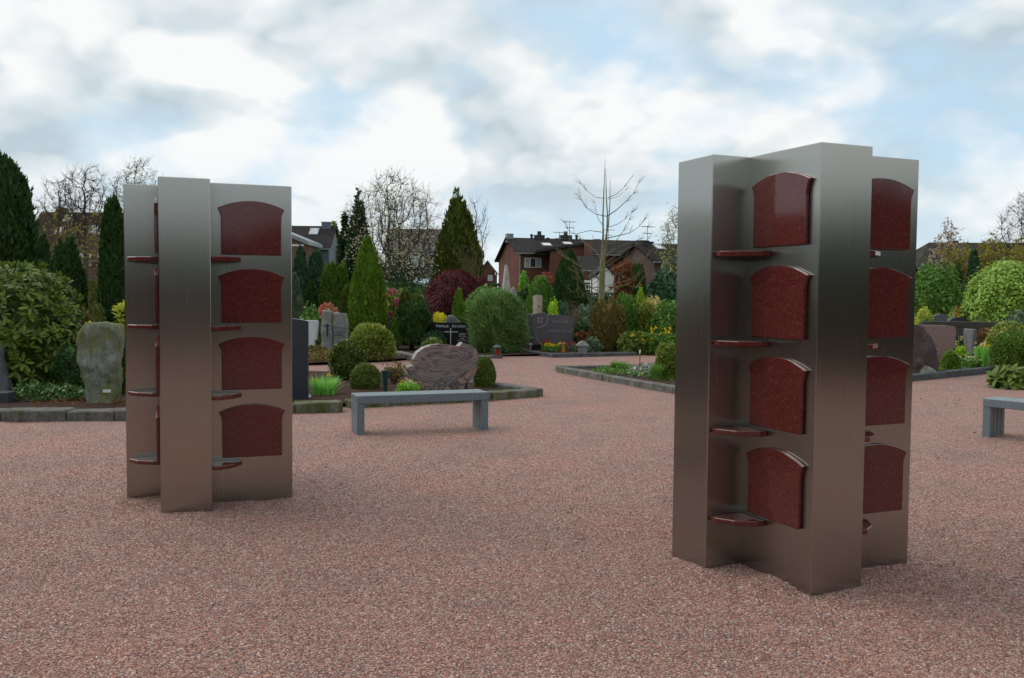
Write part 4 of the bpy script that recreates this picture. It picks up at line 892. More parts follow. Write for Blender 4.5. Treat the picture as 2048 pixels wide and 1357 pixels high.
q = at(1061, 694, 24.8); o = empty('plant_lamp', (q.x, 24.8, 0.05), 0, 'small cream topped lamp left of the purple grey gravestone', 'lamp'); tubemesh('post', [((0, 0, 0), (0, 0, at(1061, 691, 24.8).z-.05), .02, .02)], 6, SAND, o); box('lamp_head', simple('cream', (0.6, 0.58, 0.42), 0.5), o, -.05, .05, -.05, .05, at(1061, 691, 24.8).z-.045, at(1061, 688, 24.8).z-.04, .01)
q = gnd(767, 800); o = empty('grave_vase', (q.x, q.y+.2, 0.06), 0, 'dark green cone shaped grave vase right of the clipped box dome', 'vase'); tubemesh('cup', [((0, 0, 0), (0, 0, .34), .02, .055), ((0, 0, .34), (0, 0, .36), .065, .065), ((0, 0, .36), (0, 0, .30), .055, .01)], 10, simple('dark_green_plastic', (0.012, 0.045, 0.04), 0.4), o)
# thin stake in the wedge bed
q = gnd(1282, 757); q.y += .2; o = empty('stake', (q.x, q.y, 0.05), R(2), 'thin upright stake with blue and white bands in the wedge shaped bed', 'stake'); zz_ = lambda y: at(1282, y, q.y).z-.05
tubemesh('pole', [((0, 0, 0), (0, 0, zz_(707)), .012, .012)], 6, simple('stake_wood', (0.2, 0.15, 0.11), 0.7), o); tubemesh('blue_band', [((0, 0, zz_(746)), (0, 0, zz_(740)), .017, .017)], 6, simple('blue_plastic', (0.04, 0.07, 0.2), 0.4), o); tubemesh('white_tip', [((0, 0, zz_(707)), (0, 0, zz_(700)), .016, .016)], 6, WHITE, o); tubemesh('white_band', [((0, 0, zz_(757)), (0, 0, zz_(747)), .016, .016)], 6, WHITE, o)
q = gnd(1277, 757); s = rock('white_stone', WHITE, lambda t: (-.07, .06-.03*t), .13, .1, 2, .02, loc=(q.x, q.y+.15, .05)); tag(s, 'small white stone lying at the foot of the thin stake', 'stone')

# right hand graves
P, k = stone_at(1850, 758); ROSE = mossrock('rose_boulder', (0.105, 0.075, 0.070), (0.05, 0.042, 0.042), (0.07, 0.068, 0.06), 0.3, 3)
def wf2(t): return -62/k+0.12*t, np.interp(t, [0, 0.3, 0.6, 0.85, 1], [45/k, 40/k, 30/k, 18/k, 3/k])
H_ = at(1850, 652, P.y+.4).z; s = rock('boulder_gravestone', ROSE, wf2, H_, 0.4, 14, 0.06, loc=(P.x, P.y+.4, 0)); tag(s, 'rough dark rose boulder gravestone standing right of the right column', 'gravestone')
P = gnd(1862, 757); s = rock('pale_stone', mossrock('pale_rock', (0.30, 0.295, 0.24), (0.2, 0.2, 0.16), (0.2, 0.22, 0.12), .3, 6), lambda t: (-.24+.12*t, .24-.3*t), at(1855, 735, P.y+.1).z, .25, 17, .04, loc=(P.x, P.y+.12, .03)); tag(s, 'small pale rock leaning at the foot of the rose boulder gravestone', 'rock')
Y = 21.5; k = F/Y; P = at(1850, 700, Y); zz = lambda y: at(1850, y, Y).z
s = prism('pink_gravestone', [(-70/k, 0), (50/k, 0), (56/k, zz(660)), (53/k, zz(652.5)), (40/k, zz(651)), (-70/k, zz(650))], -.12, .12, granite('pink_granite', (0.25, 0.155, 0.145), (0.17, 0.11, 0.10), (0.33, 0.22, 0.20), 80, .4), None, .02, (P.x, Y, 0), (0, 0, R(-6))); tag(s, 'broad pink granite gravestone behind the rose boulder', 'gravestone')
GREYS = simple('grey_granite', (0.12, 0.125, 0.14), .5, var=.15, scale=20)
for px_, top_, w_, Y, pk, nm, lb in ((1879, 627, 12, 27.5, -3, 'dark_gravestone', 'small dark pointed gravestone behind the pink granite gravestone'), (1979, 626, 24, 29, 14, 'grey_gravestone', 'plain grey gravestone under the weeping light green beech')):
    k = F/Y; P = at(px_, 640, Y); zt = at(px_, top_, Y).z
    s = prism(nm, [(-w_/k, 0), (w_/k, 0), (w_/k, zt-.06), ((w_-5)/k if pk > 0 else 0, zt), (-w_/k, zt-.02 if pk > 0 else zt-.08)], -.1, .1, GREYS, None, .015, (P.x, Y, 0), (0, 0, R(-8))); tag(s, lb, 'gravestone')
Y = 27; k = F/Y; P = at(1902, 645, Y); zt = at(1902, 634, Y).z
s = prism('rounded_gravestone', [(-17/k, 0), (30/k, 0)]+[(30/k-47/k*i/10, zt-.35+.35*math.sin(math.pi*min(1, (.25+.75*i/10)))**.6) for i in range(1, 10)]+[(-17/k, zt-.3)], -.1, .1, SLAB, None, .015, (P.x, Y, 0)); tag(s, 'low rounded dark gravestone below the orange flowering shrub', 'gravestone')
P = at(1885, 655, 24); tag(box('sleeper_edging', mossrock('old_sleeper', (0.075, 0.07, 0.06), (0.05, 0.046, 0.04), (0.06, 0.065, 0.03), .4, 2), None, -.5, 1.45, 0, .2, .25, at(1900, 643, 24).z, .02, (P.x, 24, 0), (0, 0, R(-4))), 'long dark weathered ledge behind the pink granite gravestone', 'ledge')
P = at(1949, 690, 23); tag(box('stone_trough_end', simple('trough_stone', (0.15, 0.15, 0.15), .8, bump=.3), None, -.05, .05, 0, .5, 0, at(1949, 659, 23).z, .02, (P.x, 23, 0)), 'grey upright stone end beside the cream flowers on the right', 'stone')
P = gnd(1966, 733); P.y += .1; o = empty('plant_bowl', (P.x, P.y, .05), 0, 'dark blue bowl planted with white flowers beside the big clipped box ball', 'plant bowl'); hB = at(1966, 715, P.y).z-.05
tubemesh('bowl', [((0, 0, 0), (0, 0, hB), .13, .21), ((0, 0, hB), (0, 0, hB+.02), .22, .22), ((0, 0, hB+.02), (0, 0, hB-.03), .20, .01)], 14, simple('blue_black_glaze', (0.015, 0.02, 0.04), .3), o)

# ------------------------------------------------------------------ plants
LM = leafmat
G_DARK = LM('dark_conifer_green', (0.007, 0.018, 0.008), (0.022, 0.048, 0.015), 0.6, 0.2, 0.1)
G_DKBL = LM('dark_bluish_conifer', (0.008, 0.022, 0.015), (0.025, 0.055, 0.032), 0.6, 0.2, 0.1)
G_OLIV = LM('olive_conifer', (0.018, 0.026, 0.007), (0.055, 0.07, 0.016), 0.6, 0.2, 0.15)
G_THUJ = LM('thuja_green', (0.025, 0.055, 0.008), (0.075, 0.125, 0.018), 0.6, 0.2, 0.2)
G_THUD = LM('dark_thuja_green', (0.016, 0.036, 0.007), (0.05, 0.09, 0.016), 0.6, 0.2, 0.2)  # own darker green of the olive thujas and box balls
G_BOX = LM('box_leaf', (0.016, 0.034, 0.007), (0.06, 0.085, 0.018), 0.45, 0.35, 0.2, (0.10, 0.10, 0.03))
G_YEW = LM('yew_reddish_green', (0.012, 0.026, 0.007), (0.045, 0.062, 0.012), 0.5, 0.3, 0.15, (0.085, 0.055, 0.015))
G_MID = LM('mid_green_leaf', (0.02, 0.05, 0.012), (0.06, 0.12, 0.025), 0.45, 0.35, 0.25)
G_BRI = LM('bright_green_leaf', (0.04, 0.11, 0.015), (0.10, 0.20, 0.03), 0.5, 0.3, 0.3)
G_YEL = LM('yellow_green_leaf', (0.09, 0.11, 0.018), (0.22, 0.24, 0.04), 0.5, 0.3, 0.3)
G_GOLD = LM('golden_leaf', (0.18, 0.15, 0.012), (0.40, 0.33, 0.03), 0.5, 0.3, 0.3)
G_LIME = LM('lime_conifer', (0.06, 0.12, 0.01), (0.17, 0.26, 0.02), 0.5, 0.3, 0.3)
G_VARI = LM('variegated_leaf', (0.03, 0.055, 0.012), (0.10, 0.13, 0.03), 0.45, 0.35, 0.25, (0.30, 0.29, 0.10))
G_BLUE = LM('blue_spruce', (0.03, 0.055, 0.05), (0.07, 0.11, 0.10), 0.6, 0.2, 0.1)
G_GREY = LM('grey_green_spruce', (0.025, 0.042, 0.032), (0.06, 0.085, 0.065), 0.6, 0.2, 0.1)
G_FINE = LM('fine_needle', (0.02, 0.05, 0.018), (0.075, 0.125, 0.05), 0.6, 0.25, 0.25, (0.12, 0.15, 0.075))
G_MAPL = LM('red_maple_leaf', (0.018, 0.004, 0.0055), (0.058, 0.0105, 0.016), 0.5, 0.25, 0.3)
G_REDB = LM('dull_red_shrub', (0.05, 0.012, 0.010), (0.12, 0.035, 0.03), 0.6, 0.2, 0.2)
G_BROW = LM('brown_green_shrub', (0.035, 0.034, 0.012), (0.08, 0.062, 0.025), 0.6, 0.2, 0.25, (0.05, 0.085, 0.02))
G_ORAN = LM('orange_green_shrub', (0.03, 0.06, 0.012), (0.09, 0.12, 0.02), 0.5, 0.3, 0.25, (0.26, 0.09, 0.03))
G_PALE = LM('pale_pieris', (0.10, 0.11, 0.03), (0.26, 0.22, 0.11), 0.5, 0.3, 0.3, (0.36, 0.15, 0.09))
G_BEEC = LM('brown_beech_leaf', (0.05, 0.018, 0.008), (0.105, 0.04, 0.016), 0.6, 0.2, 0.3)
G_WEEP = LM('weeping_beech_leaf', (0.05, 0.10, 0.018), (0.15, 0.215, 0.055), 0.45, 0.3, 0.35)
G_HEAT = LM('brown_heather', (0.045, 0.025, 0.016), (0.10, 0.06, 0.035), 0.8, 0.1, 0.1)
G_GRAS = LM('daffodil_blade', (0.05, 0.14, 0.03), (0.13, 0.27, 0.08), 0.4, 0.4, 0.35)
G_RHOD = LM('rhododendron_leaf', (0.036, 0.082, 0.012), (0.115, 0.185, 0.026), 0.46, 0.28, 0.25, (0.24, 0.29, 0.05), nscale=0.8)
G_RHOD2 = LM('fresh_rhododendron_leaf', (0.12, 0.20, 0.04), (0.22, 0.30, 0.09), 0.35, 0.45, 0.25)
G_IVY = LM('ivy_leaf', (0.012, 0.035, 0.012), (0.045, 0.085, 0.03), 0.4, 0.4, 0.2)
G_BIRC = LM('birch_leaf', (0.07, 0.09, 0.03), (0.17, 0.18, 0.07), 0.5, 0.3, 0.3)
G_WILL = LM('olive_twig_leaf', (0.055, 0.055, 0.012), (0.13, 0.115, 0.03), 0.7, 0.2, 0.3)
P_PINK = LM('pink_petal', (0.55, 0.12, 0.20), (0.75, 0.36, 0.38), 0.5, 0.3, 0.3)
P_MAG = LM('magenta_petal', (0.45, 0.06, 0.20), (0.62, 0.20, 0.38), 0.5, 0.3, 0.3)
P_WHIT = LM('white_petal', (0.55, 0.54, 0.46), (0.78, 0.77, 0.70), 0.5, 0.3, 0.3)
P_CREM = LM('cream_petal', (0.40, 0.37, 0.24), (0.62, 0.58, 0.42), 0.5, 0.3, 0.3)
P_YELL = LM('yellow_petal', (0.65, 0.42, 0.01), (0.85, 0.65, 0.03), 0.5, 0.3, 0.3)
P_RED = LM('red_petal', (0.25, 0.015, 0.02), (0.42, 0.04, 0.05), 0.5, 0.3, 0.3)
P_LILA = LM('pale_lilac_petal', (0.38, 0.28, 0.29), (0.60, 0.48, 0.48), 0.5, 0.3, 0.3)
P_MWHT = LM('magnolia_petal', (0.60, 0.59, 0.51), (0.82, 0.80, 0.72), 0.5, 0.3, 0.3)
BARK = simple('dark_bark', (0.055, 0.046, 0.036), 0.95, var=0.3, scale=12); BARKG = simple('grey_bark', (0.10, 0.088, 0.075), 0.95, var=0.25, scale=12)
BARKL = mossrock('pale_green_bark', (0.25, 0.22, 0.13), (0.16, 0.14, 0.08), (0.17, 0.165, 0.055), 0.5, 5); TWIG = simple('tan_twig', (0.17, 0.11, 0.07), 0.9)

sd_ = [100]
def shrub(name, px, Y, hw, top, label, m, prof='dome', n=2500, leaf=0.07, style='out', cat='shrub', lumpk=0.10, depth=0.25, core=0.86, group=None, z0=0.0, ry=None, wid=0.5, stem=None):
    sd_[0] += 1
    b = at(px, hyz(px), Y); Rx = hw*Y/F; H = at(px, top, Y).z-z0
    if stem is None:
        o = foliage(name, Rx, H, n, leaf, m, prof, style, lumpk, sd_[0], depth, core, None, (b.x, Y, z0), (ry*Rx if ry else None), wid)
        tag(o, label, cat, group); o['dims'] = (Rx, H); return o
    o = empty(name, (b.x, Y, z0), 0, label, cat, group); o['dims'] = (Rx, H)
    foliage('crown' if cat == 'tree' else 'foliage', Rx, H-stem*0.6, n, leaf, m, prof, style, lumpk, sd_[0], depth, core, o, (0, 0, stem*0.6), (ry*Rx if ry else None), wid)
    tubemesh('trunk' if cat == 'tree' else 'stem', [((0, 0, -0.1), (0, 0, H*0.6), Rx*0.10+0.02, Rx*0.05+0.01)], 7, BARK, o)
    return o
C = lambda *a, **k: shrub('conifer', *a, cat='tree', stem=k.pop('stem', 0.3), style=k.pop('style', 'up'), prof=k.pop('prof', 'spire'), **k)

# --- left block
C(-2, 30, 78, 316, 'huge dark conifer filling the left edge behind the rhododendron', G_DARK, n=22000, leaf=0.24, prof='column', lumpk=0.10, depth=0.3, wid=0.35)
C(88, 29, 20, 470, 'narrow dark conifer pressed against the huge conifer', G_DARK, n=3000, leaf=0.16)
C(118, 27.5, 26, 500, 'dark conifer with two blunt tips, left half', G_DARK, n=4500, leaf=0.16, lumpk=0.14); C(138, 27, 30, 484, 'dark conifer with ragged double tip before the bare trees', G_DARK, n=5000, leaf=0.16, lumpk=0.16, prof='column')
C(228, 26, 27, 402, 'tall slender dark conifer beside the left steel column', G_DARK, n=9000, leaf=0.18, prof='column', lumpk=0.07, wid=0.35)
C(-75, 27, 60, 470, 'dark conifer beyond the left edge of the photo', G_DARK, n=5000, leaf=0.2)
shrub('box_ball', 194, 25, 15, 606, 'small dark clipped ball in front of the far left hedge', G_OLIV, 'ball', 900, 0.08)
shrub('yew_bush', 150, 14.7, 48, 622, 'yellowish tipped loose bush between rhododendron and rough stone', G_BROW, 'dome', 4200, 0.09, 'up', lumpk=0.2, depth=0.4)
shrub('dark_bush', 142, 13.5, 38, 690, 'low dark bush beneath the rhododendron touching the rough green stone', G_DARK, 'dome', 3000, 0.06, lumpk=0.15)
def hedge(px0, px1, Y, top, label, m, T=0.9, seed=1, leaf=0.13, dens=230):
    a = at(px0, hyz(px0), Y); b = at(px1, hyz(px1), Y); H = at((px0+px1)/2, top, Y).z; Lh = b.x-a.x; g = np.random.default_rng(seed)
    n1_ = int(Lh*H*dens); n2_ = int(Lh*T*dens); u = g.random(n1_+n2_)
    P = np.zeros((n1_+n2_, 3)); P[:, 0] = u*Lh; O = np.zeros_like(P)
    P[:n1_, 1] = 0; P[:n1_, 2] = g.random(n1_)*H; O[:n1_, 1] = -1; P[n1_:, 1] = g.random(n2_)*T; P[n1_:, 2] = H; O[n1_:, 2] = 1
    P += O*(g.normal(size=len(P))*0.04)[:, None]; rnd = g.normal(size=P.shape); D = nrm(O*0.7+rnd*0.7+np.array([[0, 0, .3]])); Ls = leaf*(0.6+0.8*g.random(len(P)))
    V, Q = leaf_quads(P-D*(Ls*.4)[:, None], D, nrm(O+rnd[:, ::-1]*.5), Ls, Ls*.5)
    bx = np.array([[x, y, z] for z in (0, H-.10) for y in (.10, T) for x in (0, Lh)]); q = np.array([[0, 1, 5, 4], [2, 6, 7, 3], [4, 5, 7, 6], [0, 4, 6, 2], [1, 3, 7, 5]])+len(V)
    o = link('hedge', npmesh('hedge', np.concatenate([V, bx]), np.concatenate([Q, q])), m, None, (a.x, Y, 0)); return tag(o, label, 'hedge')
hedge(-300, 330, 46, 562, 'clipped hedge before the long brown roofed house on the left', G_OLIV, seed=2)
hedge(560, 1000, 43, 569, 'dark clipped hedge behind the pink rhododendron and red maple', G_DARK, seed=3)
hedge(1010, 1260, 45, 588, 'low dark hedge behind the bare pale trunked tree', G_DARK, seed=5)
hedge(1262, 1420, 43, 577, 'clipped dark hedge below the pointed brick gable', G_DARK, seed=4)
hedge(330, 560, 45, 565, 'clipped hedge screened by the left steel column', G_DARK, seed=7)
hedge(1420, 1700, 45, 576, 'clipped hedge screened by the right steel column', G_DARK, seed=8)
hedge(1700, 2350, 47, 575, 'dark hedge behind the weeping beech on the right', G_DARK, seed=6)

# glossy rhododendron: whorls of large leaves
def leaf_mesh(k):
    prof = [(0, .02), (.2, .30), (.5, .5), (.8, .38), (1, .03)]; V = []; Fc = []
    for i, (t, w) in enumerate(prof):
        z = (-0.16*t*t if k == 0 else -0.28*t*t if k == 1 else -0.05*t*t); V += [(t, -w*.36, z+.05*w), (t, 0, z), (t, w*.36, z+.05*w)]
    for i in range(4):
        a = i*3; Fc += [(a, a+1, a+4, a+3), (a+1, a+2, a+5, a+4)]
    me = mesh('leaf', V, Fc, True); return me
LMESH = [leaf_mesh(k) for k in range(3)]
for me in LMESH: me.materials.append(G_RHOD)
def rhododendron(px, Y, hw, top, label, nw, seed, lsize, nobj, name='rhododendron', fresh=0.12, tmin=0.12):
    b = at(px, hyz(px), Y); Rx = hw*Y/F; H = at(px, top, Y).z; o = empty(name, (b.x, Y, 0), 0, label, 'shrub'); g = np.random.default_rng(seed)
    foliage('inner_foliage', Rx*.9, H*.92, 2600, lsize*.8, G_RHOD, 'bush', 'out', .12, seed, .5, .72, o, wid=.3)
    tubemesh('stem', [((g.normal()*.2, g.normal()*.2, 0), (g.normal()*Rx*.5, g.normal()*Rx*.5, H*.7), .03, .015) for i in range(9)], 5, BARK, o)
    pf = PROF['bush']; L_ = []
    for i in range(nw):
        t = tmin+(1-tmin)*g.random()**.8; th = g.random()*6.283; s = (1-.16*g.random()**2)*lump(th, t, (1., 2., 3., 4.), .07); r = pf(np.array(t))*s
        c = Vector((Rx*r*math.cos(th), Rx*r*math.sin(th), t*H)); ax = Vector((math.cos(th)*.8, math.sin(th)*.8, .25+1.1*t+.2*g.normal())).normalized()
        q = ax.to_track_quat('Z', 'Y').to_matrix(); young = g.random() < fresh*(0.3+1.6*t); n = g.integers(5, 9); a0 = g.random()*6.28
        for j in range(n):
            a = a0+j*6.283/n+g.normal()*.15; tilt = (R(62) if young else R(8))+g.normal()*.22
            d = q@Vector((math.cos(a)*math.cos(tilt), math.sin(a)*math.cos(tilt), math.sin(tilt))); up_ = q@Vector((-math.cos(a)*math.sin(tilt), -math.sin(a)*math.sin(tilt), math.cos(tilt)))
            y_ = up_.cross(d).normalized(); ls = lsize*(.75+.5*g.random())*(.75 if young else 1)
            m4 = Matrix((d, y_, d.cross(y_))).transposed().to_4x4(); m4 = Matrix.Translation(c+d*.02)@m4@Matrix.Diagonal((ls, ls*.95, ls, 1)); L_.append((m4, int(g.integers(0, 3)), young, c.y-.3*c.z))
    L_.sort(key=lambda e: e[3])
    for m4, k, yg, _ in L_[:nobj]:
        me = LMESH[k]
        lf = bpy.data.objects.new('leaf', me); COL.objects.link(lf); lf.parent = o; lf.matrix_local = m4
        if yg: lf.material_slots[0].link = 'OBJECT'; lf.material_slots[0].material = G_RHOD2
    VV = []; QQ = []; off = 0
    for m4, k, yg, _ in L_[nobj:]:
        me = LMESH[k]; VV += [tuple(m4@v.co) for v in me.vertices]; QQ += [tuple(x+off for x in p.vertices) for p in me.polygons]; off += len(me.vertices)
    if VV: r_o = link('foliage', npmesh('foliage', np.array(VV), np.array(QQ)), G_RHOD, o); r_o['kind'] = 'stuff'
    return o
rhododendron(38, 14.2, 118, 536, 'big glossy rhododendron with whorls of long leaves at the left edge', 480, 5, 0.145, 300, tmin=0.15, fresh=.26)
rhododendron(2034, 16.4, 40, 742, 'low spreading rhododendron on the gravel at the right edge', 60, 6, 0.19, 150, fresh=.05, tmin=.1)
o = rhododendron(244, 13.7, 16, 612, 'young shrub with pale yellow green leaf rosettes above the rough stone', 26, 7, 0.10, 0, fresh=1.0, tmin=.75, name='pale_shrub')
for ch in o.children:
    if ch.name.startswith('foliage'): ch.data.materials.clear(); ch.data.materials.append(G_YEL); ch['kind'] = None; del ch['kind']
def groundcover(name, pts, n, leaf, m, label, cat, seed, h=.12, style='out', kind='stuff'):
    """leaves scattered in a flat polygon (convex quad of ground points)"""
    g = np.random.default_rng(seed); u, v = g.random(n), g.random(n); A = [np.array(p) for p in pts]
    P = ((1-u)*(1-v))[:, None]*A[0]+(u*(1-v))[:, None]*A[1]+(u*v)[:, None]*A[2]+((1-u)*v)[:, None]*A[3]
    P[:, 2] = .06+h*g.random(n)*np.clip(1-np.abs(2*u-1)**4, 0, 1); D = nrm(g.normal(size=(n, 3))*.8+np.array([[0, -.3, .7 if style == 'up' else .25]])); Ls = leaf*(.6+.8*g.random(n))
    V, Q = leaf_quads(P, D, nrm(g.normal(size=(n, 3))*.5+np.array([[0, 0, 1.]])), Ls, Ls*(.7 if style != 'up' else .25)); o = link(name, npmesh(name, V, Q), m); return tag(o, label, cat, kind=kind)
groundcover('ivy', G([(10, 812), (190, 814), (170, 790), (10, 790)]), 1300, .065, G_IVY, 'dark ivy leaves creeping behind the left kerb', 'ivy', 3, .2)
groundcover('fallen_leaves', G([(60, 822), (250, 822), (250, 808), (60, 808)]), 200, .045, G_BEEC, 'brown fallen leaves and small seedlings along the left kerb', 'leaf litter', 4, .03)

groundcover('debris', G([(1830, 870), (2040, 870), (1990, 800), (1830, 790)]), 16, .045, BARK, 'few dark dry leaves scattered on the gravel left of the right bench', 'leaf litter', 14, .0)
for o_ in [bpy.data.objects['debris']]: o_.location.z = -.045
# --- behind the left column and centre-left
C(590, 26.5, 25, 556, 'grey green spruce just right of the left steel column', G_GREY, n=3500, leaf=.15, prof='cone', lumpk=.2)
C(601, 35, 20, 496, 'dark pointed conifer before the brick annexe', G_DKBL, n=4000, leaf=.17); C(633, 37, 19, 504, 'dark bluish conifer before the slate wall', G_DKBL, n=4000, leaf=.17, prof='column')
C(622, 31, 16, 566, 'low dark conifer in front of the two pointed ones', G_DARK, n=2200, leaf=.14)
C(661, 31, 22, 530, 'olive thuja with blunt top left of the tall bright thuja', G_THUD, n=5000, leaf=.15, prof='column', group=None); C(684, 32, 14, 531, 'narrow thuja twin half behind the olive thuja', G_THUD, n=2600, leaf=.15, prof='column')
C(694, 28, 12, 574, 'small upright olive yew between two thujas', G_OLIV, n=1800, leaf=.12, prof='column')
C(735, 26.5, 36, 480, 'tall bright green thuja cone, the brightest in the centre left', G_THUJ, n=16000, leaf=.15, prof='spire', lumpk=.07, depth=.22, wid=.4)
def flowering(name, px, Y, hw, top, label, m, pm, prof, n, leaf, nb, bs, seed, tmin=.3, **k):
    o = empty(name, (at(px, hyz(px), Y).x, Y, 0), 0, label, k.pop('cat', 'flowering shrub')); Rx = hw*Y/F; H = at(px, top, Y).z
    foliage('foliage', Rx, H, n, leaf, m, prof, k.pop('style', 'out'), k.pop('lumpk', .15), seed, .3, k.pop('core', .82), o); blossoms('blossoms', surf_points(Rx, H, prof, nb, seed+1, tmin), bs, pm, o, seed, k.pop('k', 6)); return o
flowering('azalea', 657, 26.3, 25, 610, 'pink flowering azalea above the twin grey stones', G_YEL, P_PINK, 'dome', 1400, .09, 75, .10, 11, .72)
shrub('mixed_shrub', 622, 24.6, 22, 614, 'yellow green shrub left of the twin grey stones', G_MID, 'dome', 2200, .09, lumpk=.25)
shrub('dark_yew_shrub', 639, 24.2, 9, 634, 'small dark olive shrub touching the left twin stone', G_OLIV, 'dome', 900, .07)
shrub('variegated_ball', 743, 21.7, 43, 650, 'round yellow green variegated shrub at the foot of the tall thuja', G_VARI, 'dome', 3400, .13, 'flat', lumpk=.07, core=.9)
shrub('brown_mound', 627, 21.6, 22, 692, 'low brown and yellow mound before the white gravestone', G_BROW, 'mound', 1500, .07)
groundcover('carpet_planting', G([(590, 734), (785, 724), (770, 706), (590, 712)]), 4200, .06, G_BROW, 'low brown green carpet plants along the far path edge', 'ground cover', 8, .22)
groundcover('carpet_planting', G([(640, 712), (700, 712), (690, 694), (640, 694)]), 900, .07, G_BRI, 'patch of fresh green foliage at the foot of the twin grey stones', 'ground cover', 9, .2)
shrub('yew_ball', 694, 16.3, 34, 683, 'dark reddish green rounded bush left of the swirled gravestone', G_YEW, 'ball', 5500, .06, 'out', lumpk=.09, z0=.05)
shrub('box_dome', 731, 14.7, 30, 727, 'smaller clipped box dome in front of the dark rounded bush', G_BOX, 'dome', 7000, .036, lumpk=.04, depth=.12, core=.93, group='clipped box domes by the swirled gravestone', z0=.05)
shrub('box_dome', 970, 15.2, 22, 714, 'clipped box dome at the right end of the swirled gravestone', G_BOX, 'dome', 6000, .036, lumpk=.05, depth=.14, core=.93, group='clipped box domes by the swirled gravestone', z0=.05)
shrub('clipped_dome', 866, 23.3, 27, 675, 'low olive clipped dome peeping over the swirled gravestone', G_BOX, 'mound', 2500, .06, lumpk=.04, depth=.1, core=.93)
def tuft(name, px, Y, hw, top, label, m, n, w, seed, cat='plant', fl=None, nfl=0):
    g = np.random.default_rng(seed); b = at(px, hyz(px), Y); Rx = hw*Y/F; H = at(px, top, Y).z; o = empty(name, (b.x, Y, .05), 0, label, cat)
    V = []; Q = []
    for i in range(n):
        a = g.random()*6.283; r = Rx*.55*math.sqrt(g.random()); p = Vector((r*math.cos(a), r*math.sin(a)*.7, 0)); a2 = a+g.normal()*.6; out = Rx*(.15+.55*g.random()); h = H*(.55+.5*g.random()); sdv = Vector((-math.sin(a2), math.cos(a2), 0))*w*.5
        k0 = len(V)
        for j in range(5):
            t = j/4; c = p+Vector((math.cos(a2), math.sin(a2), 0))*out*t*t+Vector((0, 0, h*(t-.35*t*t*t*(out/Rx)))); ww = (1-t**2.5)*.9+.08; V += [c-sdv*ww, c+sdv*ww]
        Q += [(k0+2*j, k0+2*j+1, k0+2*j+3, k0+2*j+2) for j in range(4)]
    link('blades', npmesh('blades', np.array([tuple(v) for v in V]), np.array(Q)), m, o)
    if fl: 
        pts = [(Rx*.8*(2*g.random()-1), -Rx*.3, H*(.45+.5*g.random())) for i in range(nfl)]; blossoms('blossoms', pts, .045, fl, o, seed, 7)
    return o
tuft('daffodil_clump', 650, 13.9, 44, 752, 'fresh green tuft of daffodil leaves with a yellow bud right of the blue black slab', G_GRAS, 260, .016, 3, fl=P_YELL, nfl=2)
def twiggy(name, px, Y, hw, top, label, m, seed, lm=None, nl=0, leaf=.05, cat='shrub', n=26, r=.008, z0=.03):
    g = np.random.default_rng(seed); b = at(px, hyz(px), Y); Rx = hw*Y/F; H = at(px, top, Y).z-z0; o = empty(name, (b.x, Y, z0), 0, label, cat); S = []; tips = []
    for i in range(n):
        p = Vector((g.normal()*Rx*.15, g.normal()*Rx*.15, 0)); a = g.random()*6.283; out = Rx*(.3+.7*g.random()); h = H*(.6+.45*g.random()); q = p
        for j in range(1, 5):
            t = j/4; e = p+Vector((math.cos(a)*out*t**1.4, math.sin(a)*out*t**1.4, h*t**.8))+Vector((g.normal(), g.normal(), 0))*.02; S.append((tuple(q), tuple(e), r*(1.2-t*.7), r*(1.1-t*.8))); 
            if j > 1:
                for _ in range(2): e2 = e+Vector((g.normal(), g.normal(), abs(g.normal())))*Rx*.22; S.append((tuple(e), tuple(e2), r*.5, r*.3)); tips.append(tuple(e2))
            q = e
        tips.append(tuple(q))
    tubemesh('twigs', S, 4, m, o)
    if lm: T_ = np.array(tips); blossoms('leaves', T_[g.integers(0, len(T_), nl)]+g.normal(size=(nl, 3))*.02, leaf, lm, o, seed, 2)
    return o
twiggy('dry_hydrangea', 787, 15.6, 24, 738, 'dry twiggy shrub with budding leaves between box dome and swirled gravestone', TWIG, 4, G_BROW, 260, .05)
def flowerpatch(name, px, py, wpx, Y, label, m, pm, nb, bs, seed, h=.2, n=500, leaf=.06, cat='flowers', dy=.3):
    g = np.random.default_rng(seed); b = at(px, hyz(px), Y); w = wpx*Y/F; o = empty(name, (b.x, Y, .04), 0, label, cat)
    P = np.stack([w*(g.random(n)*2-1), dy*(g.random(n)*2-1), h*.8*g.random(n)], 1); D = nrm(g.normal(size=(n, 3))*.7+np.array([[0, -.2, .6]])); Ls = leaf*(.6+.8*g.random(n)); V, Q = leaf_quads(P, D, nrm(g.normal(size=(n, 3))), Ls, Ls*.5); link('foliage', npmesh('foliage', V, Q), m, o)
    B = np.stack([w*.95*(g.random(nb)*2-1), dy*(g.random(nb)*2-1), h*((.75+.4*g.random(nb)) if h < .5 else (.35+.75*g.random(nb)))], 1); blossoms('blossoms', B, bs, pm, o, seed, 6); return o
flowerpatch('primroses', 826, 785, 17, 14.35, 'white primroses with yellow buds at the left foot of the swirled gravestone', G_BRI, P_WHIT, 16, .045, 5, .17, 500)
flowerpatch('yellow_primrose', 806, 785, 6, 14.3, 'small yellow primrose beside the white primroses', G_BRI, P_YELL, 6, .035, 6, .17, 160)
q = at(181, 652, 13.2); o = empty('yellow_tulip', (q.x, 13.2, 0), 0, 'single yellow tulip peeping over the left shoulder of the rough stone', 'flower'); zt = at(181, 648, 13.2).z; tubemesh('stem', [((0, 0, 0), (0, 0, zt-.03), .006, .005)], 5, simple('stalk', (.05, .12, .03)), o); blossoms('bloom', [(0, 0, zt-.01)]*3, .06, P_YELL, o, 3, 5)
